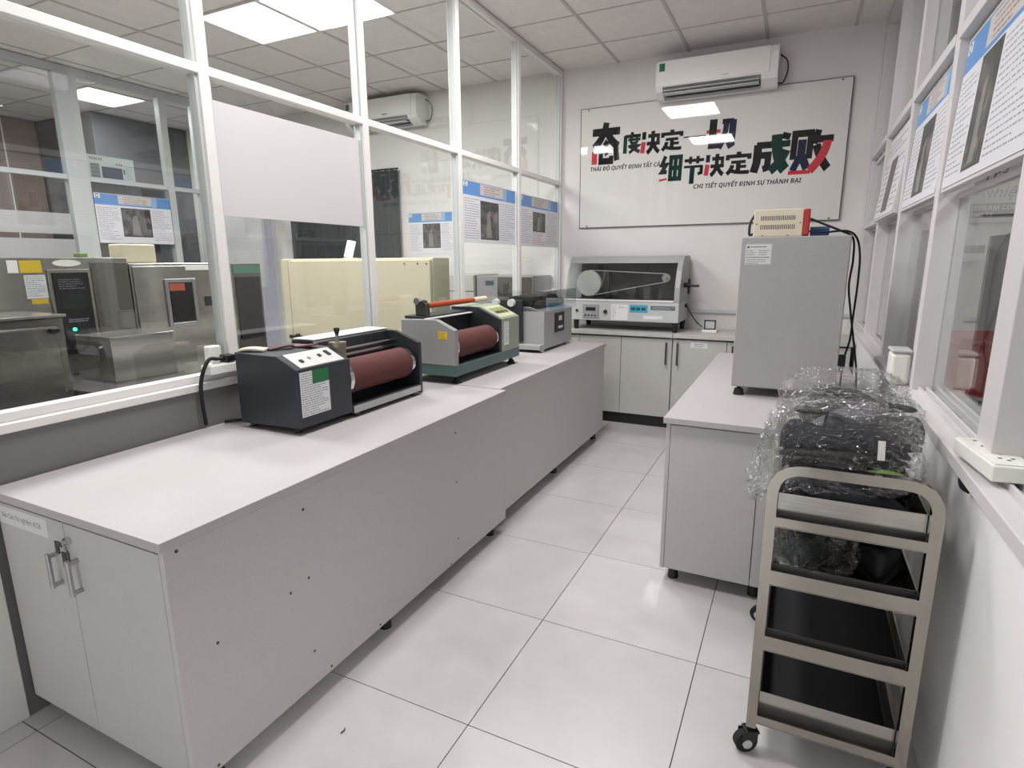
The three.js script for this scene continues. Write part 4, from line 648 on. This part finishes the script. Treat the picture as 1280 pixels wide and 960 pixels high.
// ------------------------------------------------------------------ the room behind the left glass
{
  const deck = thing('steel_worktop', 'stainless steel ledge in front of the test chambers beyond the left glass', 'worktop', [-2.8, 0, -1.9]);
  part(deck, 'top', bx(-3.09, -2.45, 0.87, 0.9, -2.60, -1.34, 0.004), M.steel); part(deck, 'apron', bx(-3.07, -2.47, 0, 0.869, -2.58, -1.36), M.steelDark);
  // chamber with the control panel
  const a = thing('test_chamber', 'stainless steel test chamber with a black control panel and green lamp', 'chamber', [-3.5, 0, -1.5]);
  const x = -3.1;
  part(a, 'housing', bx(-4.0, x, 0, 1.455, -1.855, -0.9, 0.006), M.steel);
  part(a, 'panel_frame', bx(x, x + 0.012, 0.98, 1.40, -1.665, -1.485, 0.004), M.steel);
  const cp = part(a, 'control_panel', bx(x + 0.012, x + 0.018, 1.0, 1.385, -1.652, -1.498, 0.003), M.panelDark);
  part(cp, 'display', bx(x + 0.018, x + 0.02, 1.215, 1.29, -1.63, -1.52), M.screen); part(cp, 'print', sheet(x + 0.018, x + 0.0195, 1.305, 1.36, -1.64, -1.51, '+x'), canvasMat(160, 64, (g, w, h) => { g.fillStyle = '#1a1a1e'; g.fillRect(0, 0, w, h); rows(g, 10, 150, 8, 60, 12, '#8c8c98', 4); }, 0.4));
  part(cp, 'print', sheet(x + 0.018, x + 0.0195, 1.145, 1.175, -1.63, -1.53, '+x'), canvasMat(128, 40, (g, w, h) => { g.fillStyle = '#1a1a1e'; g.fillRect(0, 0, w, h); rows(g, 8, 120, 12, 32, 12, '#a5a5b0', 6); }, 0.4));
  part(cp, 'indicator_lamp', new THREE.SphereGeometry(0.0085, 16, 12).translate(x + 0.021, 1.118, -1.555), M.ledGreen);
  part(a, 'badge', ext(Array.from({ length: 28 }, (_, k) => [-1.575 + 0.06 * Math.cos(k / 28 * 6.2832), 1.427 + 0.0155 * Math.sin(k / 28 * 6.2832)]), x, x + 0.003, 'x'), M.plastic);
  part(a, 'side_panel', bx(x, x + 0.006, 0.92, 1.43, -1.85, -1.675, 0.002), M.steelDark);
  part(a, 'warning_label', bx(x, x + 0.0015, 1.385, 1.44, -1.47, -1.385), M.yellow); part(a, 'warning_label', bx(x, x + 0.0015, 1.385, 1.44, -1.38, -1.34), M.paper);
  part(a, 'notice', sheet(x, x + 0.0015, 1.27, 1.375, -1.478, -1.395, '+x'), paperSheet(128, 160, false)); part(a, 'warning_label', bx(x, x + 0.0015, 1.245, 1.268, -1.475, -1.41), M.yellow);
  single('vent_box', bx(-3.30, -3.19, 1.426, 1.525, -2.07, -1.885, 0.008), M.beige, 'grey-beige box standing on top of the chamber with the small window', 'box');
  single('green_tag', bx(-3.2, -3.15, 1.456, 1.475, -1.70, -1.66, 0.004), M.lime, 'small green tag on the top edge of the test chamber', 'tag');
  const l = thing('test_chamber', 'low steel chamber with a rounded dark door at the left edge', 'chamber', [-2.9, 0, -1.1]);
  part(l, 'housing', bx(-3.08, -2.72, 0, 1.21, -1.335, -0.7, 0.008), M.steelDark); part(l, 'door', bx(-2.72, -2.69, 0.3, 1.18, -1.30, -0.75, 0.014, 3), M.steelDark); part(l, 'top_plate', bx(-3.085, -2.7, 1.21, 1.222, -1.34, -0.7, 0.003), M.steel);
  part(l, 'handle', bx(-2.69, -2.66, 1.15, 1.17, -1.29, -1.26, 0.004), M.black);
  const c = thing('test_chamber', 'stainless steel test chamber with a small framed window', 'chamber', [-3.5, 0, -2.2]);
  part(c, 'housing', bx(-4.0, x, 0, 1.425, -2.47, -1.862, 0.006), M.steel);
  part(c, 'door', bx(x, x + 0.012, 0.92, 1.41, -2.46, -1.87, 0.004), M.steel);
  part(c, 'window_frame', [bx(x + 0.012, x + 0.024, 1.08, 1.34, -2.205, -2.185, 0.003), bx(x + 0.012, x + 0.024, 1.08, 1.34, -2.045, -2.025, 0.003), bx(x + 0.012, x + 0.024, 1.08, 1.10, -2.185, -2.045, 0.003), bx(x + 0.012, x + 0.024, 1.32, 1.34, -2.185, -2.045, 0.003)], M.alu);
  part(c, 'window', bx(x + 0.012, x + 0.016, 1.10, 1.32, -2.185, -2.045), M.darkGlass); part(c, 'sticker', bx(x + 0.016, x + 0.0175, 1.275, 1.315, -2.14, -2.05), std(0xb5573f, 0.5));
  part(c, 'name_plate', bx(x + 0.012, x + 0.014, 1.18, 1.235, -2.36, -2.255), M.panelDark); part(c, 'paper_strip', bx(x + 0.012, x + 0.0135, 1.385, 1.415, -2.32, -2.16), M.paper);
  part(c, 'control_column', bx(-3.7, x - 0.02, 0, 1.42, -2.70, -2.475, 0.006), M.steelDark); part(c, 'control_panel', bx(x - 0.02, x - 0.012, 0.95, 1.34, -2.68, -2.50, 0.004), M.panelDark); part(c, 'top_strip', bx(x - 0.02, x - 0.015, 1.36, 1.41, -2.69, -2.49), std(0x4f7a68, 0.5));
  const s = thing('steel_box', 'plain stainless steel box standing on the steel ledge beyond the left glass', 'box', [-2.8, 0.9, -1.66]);
  part(s, 'box_body', bx(-2.97, -2.70, 0.9, 1.098, -1.785, -1.495, 0.003), M.steel); part(s, 'lid', bx(-2.972, -2.698, 1.0985, 1.104, -1.787, -1.493, 0.002), M.steel);
  // beige chamber
  const zf = -3.7, b0 = -4.03, b1 = -2.48, b = thing('beige_chamber', 'large beige steel chamber with a wide plain door beyond the left glass', 'chamber', [-3.26, 0, -4.1]);
  part(b, 'housing', bx(b0, b1, 0, 1.455, zf - 0.26, zf - 0.03, 0.006), M.beige); part(b, 'door', bx(b0 + 0.085, b1 - 0.01, 0.15, 1.44, zf - 0.03, zf, 0.006), M.beige); part(b, 'door_frame', bx(b0, b0 + 0.075, 0.1, 1.45, zf - 0.029, zf - 0.004, 0.004), M.beige);
  part(b, 'seal', bx(b0 + 0.075, b0 + 0.085, 0.12, 1.445, zf - 0.029, zf - 0.012), std(0x7a5338, 0.7)); part(b, 'latch', [bx(b0 + 0.05, b0 + 0.2, 0.775, 0.805, zf, zf + 0.02, 0.006), bx(b0 + 0.14, b0 + 0.17, 0.76, 0.82, zf, zf + 0.035, 0.008)], M.iron);
  for (const xx of [-2.72, -2.60, -2.52]) part(b, 'bolt', cyl(0.006, 0.006, 0.006, xx, 1.41, zf + 0.002, 'z', 8), M.iron);
  const st = thing('tablet_stand', 'small white tablet leaning on a stand on top of the beige chamber', 'tablet', [-3.36, 1.456, -3.8]);
  part(st, 'stand', [bx(-3.40, -3.31, 1.456, 1.462, -3.86, -3.78, 0.002), bx(-3.37, -3.34, 1.46, 1.52, -3.84, -3.83, 0.002)], M.frameGrey); part(st, 'tablet_body', bx(-0.045, 0.045, 0, 0.14, -0.006, 0.006, 0.004).rotateZ(-0.14).rotateX(-0.25).translate(-3.36, 1.463, -3.80), M.plastic);
  // low cabinets along the back wall of the left room
  const q = thing('storage_cabinet', 'light grey cabinet with a dark pull handle beyond the left glass', 'cabinet', [-3.1, 0, -5.15]);
  part(q, 'carcass', bx(-3.6, -2.80, 0, 1.30, -5.41, -4.92, 0.004), M.lamBack); part(q, 'door', bx(-3.595, -2.805, 1.145, 1.295, -4.919, -4.905, 0.002), M.lamBack); part(q, 'door', bx(-3.595, -2.805, 0.1, 1.135, -4.919, -4.905, 0.002), M.lamBack); part(q, 'handle', bx(-3.33, -3.31, 1.16, 1.27, -4.905, -4.885, 0.006), M.dark); part(q, 'paper_note', bx(-3.56, -3.42, 1.165, 1.28, -4.905, -4.9035), M.paper);
  const q2 = thing('storage_cabinet', 'grey device cabinet with dark controls next to the light grey cabinet', 'cabinet', [-2.5, 0, -5.15]);
  part(q2, 'carcass', bx(-2.79, -2.2, 0, 1.29, -5.41, -4.95, 0.004), M.greyMid); part(q2, 'door', bx(-2.785, -2.56, 0.1, 1.28, -4.949, -4.935, 0.002), M.greyMid); part(q2, 'door', bx(-2.55, -2.21, 0.1, 1.28, -4.949, -4.935, 0.002), M.steelDark); part(q2, 'control_panel', bx(-2.5, -2.44, 1.12, 1.22, -4.935, -4.93, 0.002), M.panelDark); part(q2, 'exit_sticker', bx(-2.69, -2.60, 1.2, 1.245, -4.935, -4.9335), M.teal);
  // dark curtains on the back wall
  const cur = (label, x0, x1, y0, y1) => { const n = Math.round((x1 - x0) / 0.012), pts = []; for (let i = 0; i <= n; i++) pts.push([x0 + (x1 - x0) * i / n, -5.36 + 0.018 * Math.sin(i * 0.9) + 0.008 * Math.sin(i * 0.37)]); const poly = [...pts, ...pts.slice().reverse().map(([u, v]) => [u, v - 0.006])]; const t = thing('curtain', label, 'curtain', [(x0 + x1) / 2, y0, -5.36]); part(t, 'cloth', ext(poly, y0, y1, 'y'), M.curtain); part(t, 'curtain_rod', cyl(0.01, 0.01, x1 - x0 + 0.01, (x0 + x1) / 2, y1 + 0.012, -5.36, 'x', 12), M.iron); };
  cur('dark grey curtain hanging on the back wall of the left room', -4.33, -3.98, 0.3, 2.40); cur('wide dark curtain below the white panel in the left room', -5.6, -4.36, 0.3, 1.98);
  // behind the second partition: cupboard and carton
  const k = thing('cupboard', 'dark tall cupboard behind the second partition, under the oven carton', 'cupboard', [-6.25, 0, -3.65]); part(k, 'carcass', bx(-6.48, -6.04, 0, 2.195, -4.05, -3.33, 0.004), M.charcoal); for (const [p, r] of [[-4.045, -3.695], [-3.685, -3.335]]) part(k, 'door', bx(-6.04, -6.022, 0.06, 2.18, p, r, 0.003), M.charcoal);
  const m = thing('oven_carton', 'printed carton for a small oven, standing behind the second partition', 'carton', [-6.2, 2.2, -3.6]);
  part(m, 'carton_body', sheet(-6.36, -6.06, 2.197, 2.432, -3.82, -3.385, '+x'), canvasMat(384, 200, (g, w, h) => { g.fillStyle = '#cdd2d1'; g.fillRect(0, 0, w, h); g.fillStyle = '#3a3c40'; g.font = 'bold 30px sans-serif'; g.fillText('VINCHI', 20, 38); g.fillStyle = '#777f80'; g.fillRect(22, 70, 72, 104); g.fillStyle = '#454a4c'; g.fillRect(30, 66, 64, 10); for (const y of [100, 130, 160]) g.fillRect(26, y, 66, 5); g.fillStyle = '#4b4248'; g.fillRect(112, 82, 168, 88); g.fillStyle = '#5c5157'; g.fillRect(124, 94, 140, 64); g.fillStyle = '#3a3c40'; for (const xx of [232, 254, 274]) g.fillRect(xx, 48, 12, 12); g.fillRect(290, 86, 12, 40); rows(g, 312, 370, 60, 170, 16, '#959b9d', 6); }, 0.6));
  part(m, 'tape', bx(-6.22, -6.2, 2.4322, 2.4328, -3.82, -3.385), M.beigeBox);
}
// ------------------------------------------------------------------ the room behind the right glass
{
  const s = thing('wall_sign', 'pale sign with grey lettering over a brown lettered band beyond the right glass', 'sign', [1.5, 1.7, ZB]);
  part(s, 'sign_panel', sheet(0.99, 2.2, 1.70, 2.45, ZB + 0.002, ZB + 0.012, '+z'), canvasMat(1210, 750, (g, w, h) => {
    g.fillStyle = '#cbc8c6'; g.fillRect(0, 0, w, h); g.fillStyle = '#4e4c52'; viet(g, 'Trách', 145, 478, 96, 'italic', 1); viet(g, 'Nhiệm', 145, 600, 96, 'italic', 1);
    g.fillStyle = '#5e4c49'; g.fillRect(20, 640, w - 40, 100); g.fillStyle = '#efe9e6'; viet(g, 'VIETNAM COMPANY', 72, 686, 44, 'bold', 1); viet(g, 'CÔNG TY', 72, 732, 38, 'bold', 1);
  }, 0.5));
  part(s, 'ledge', bx(0.985, 2.205, 1.675, 1.70, ZB + 0.001, ZB + 0.04, 0.003), M.frameGrey);
  const u = thing('wall_unit', 'small white wall unit with a dark slot beyond the right glass', 'wall unit', [1.1, 1.4, ZB]); part(u, 'housing', bx(0.98, 1.2, 1.40, 1.53, ZB + 0.001, ZB + 0.1, 0.006), M.white); part(u, 'slot', bx(0.99, 1.19, 1.46, 1.515, ZB + 0.1, ZB + 0.104), M.wallDark);
  const t = thing('side_table', 'long table with dark legs in the room beyond the right glass', 'table', [1.3, 0, -3.6]); part(t, 'tabletop', bx(0.6, 1.4, 0.72, 0.75, -5.0, -2.2, 0.004), M.lamBack); for (const [x, z] of [[0.65, -2.28], [1.35, -2.28], [0.65, -4.92], [1.35, -4.92]]) part(t, 'leg', bx(x - 0.025, x + 0.025, 0, 0.72, z - 0.025, z + 0.025), M.dark);
  const r = thing('red_crate', 'dark red plastic crate on the table beyond the right glass', 'crate', [0.86, 0.75, -3.75]), c0 = 0.7, c1 = 1.02, d0 = -4.0, d1 = -3.5;
  for (const w of [bx(c0, c0 + 0.012, 0.77, 1.02, d0, d1), bx(c1 - 0.012, c1, 0.77, 1.02, d0, d1), bx(c0 + 0.012, c1 - 0.012, 0.77, 1.02, d0, d0 + 0.012), bx(c0 + 0.012, c1 - 0.012, 0.77, 1.02, d1 - 0.012, d1)]) part(r, 'crate_wall', w, M.redCrate);
  part(r, 'crate_floor', bx(c0, c1, 0.751, 0.77, d0, d1), M.redCrate);
  part(r, 'rim', [bx(c0 - 0.012, c1 + 0.012, 1.01, 1.03, d1, d1 + 0.012, 0.004), bx(c0 - 0.012, c1 + 0.012, 1.01, 1.03, d0 - 0.012, d0, 0.004), bx(c0 - 0.012, c0, 1.01, 1.03, d0, d1, 0.004), bx(c1, c1 + 0.012, 1.01, 1.03, d0, d1, 0.004)], M.redCrate);
  single('green_cloth', (() => { const g = new THREE.PlaneGeometry(0.7, 0.5, 40, 30).rotateX(-Math.PI / 2), p = g.attributes.position; for (let i = 0; i < p.count; i++) p.setY(i, 0.03 + 0.09 * Math.max(0, fbm(p.getX(i) * 5, p.getZ(i) * 5, 3) + 0.2)); g.translate(0.96, 0.74, -3.0); g.computeVertexNormals(); return muv(flat(g)); })(), new THREE.MeshStandardMaterial({ color: 0x355a33, roughness: 0.9, side: THREE.DoubleSide }), 'crumpled green cloth on the table beyond the right glass', 'cloth');
  const d = thing('tall_cabinet', 'dark tall cabinet against the back wall beyond the right glass', 'cabinet', [0.8, 0, -5.15]); part(d, 'carcass', bx(0.57, 0.93, 0, 1.62, -5.41, -5.1, 0.004), std(0x6f6663, 0.6)); part(d, 'door', bx(0.575, 0.925, 0.08, 1.60, -5.1, -5.085, 0.003), std(0x7a716d, 0.6)); part(d, 'handle', bx(0.59, 0.605, 0.9, 1.05, -5.085, -5.065, 0.004), M.dark);
}
scene.traverse((o) => { if (o.isMesh || o.isLight) { o.castShadow = true; o.receiveShadow = true; } delete o.userData.base; });
renderer.render(scene, camera);
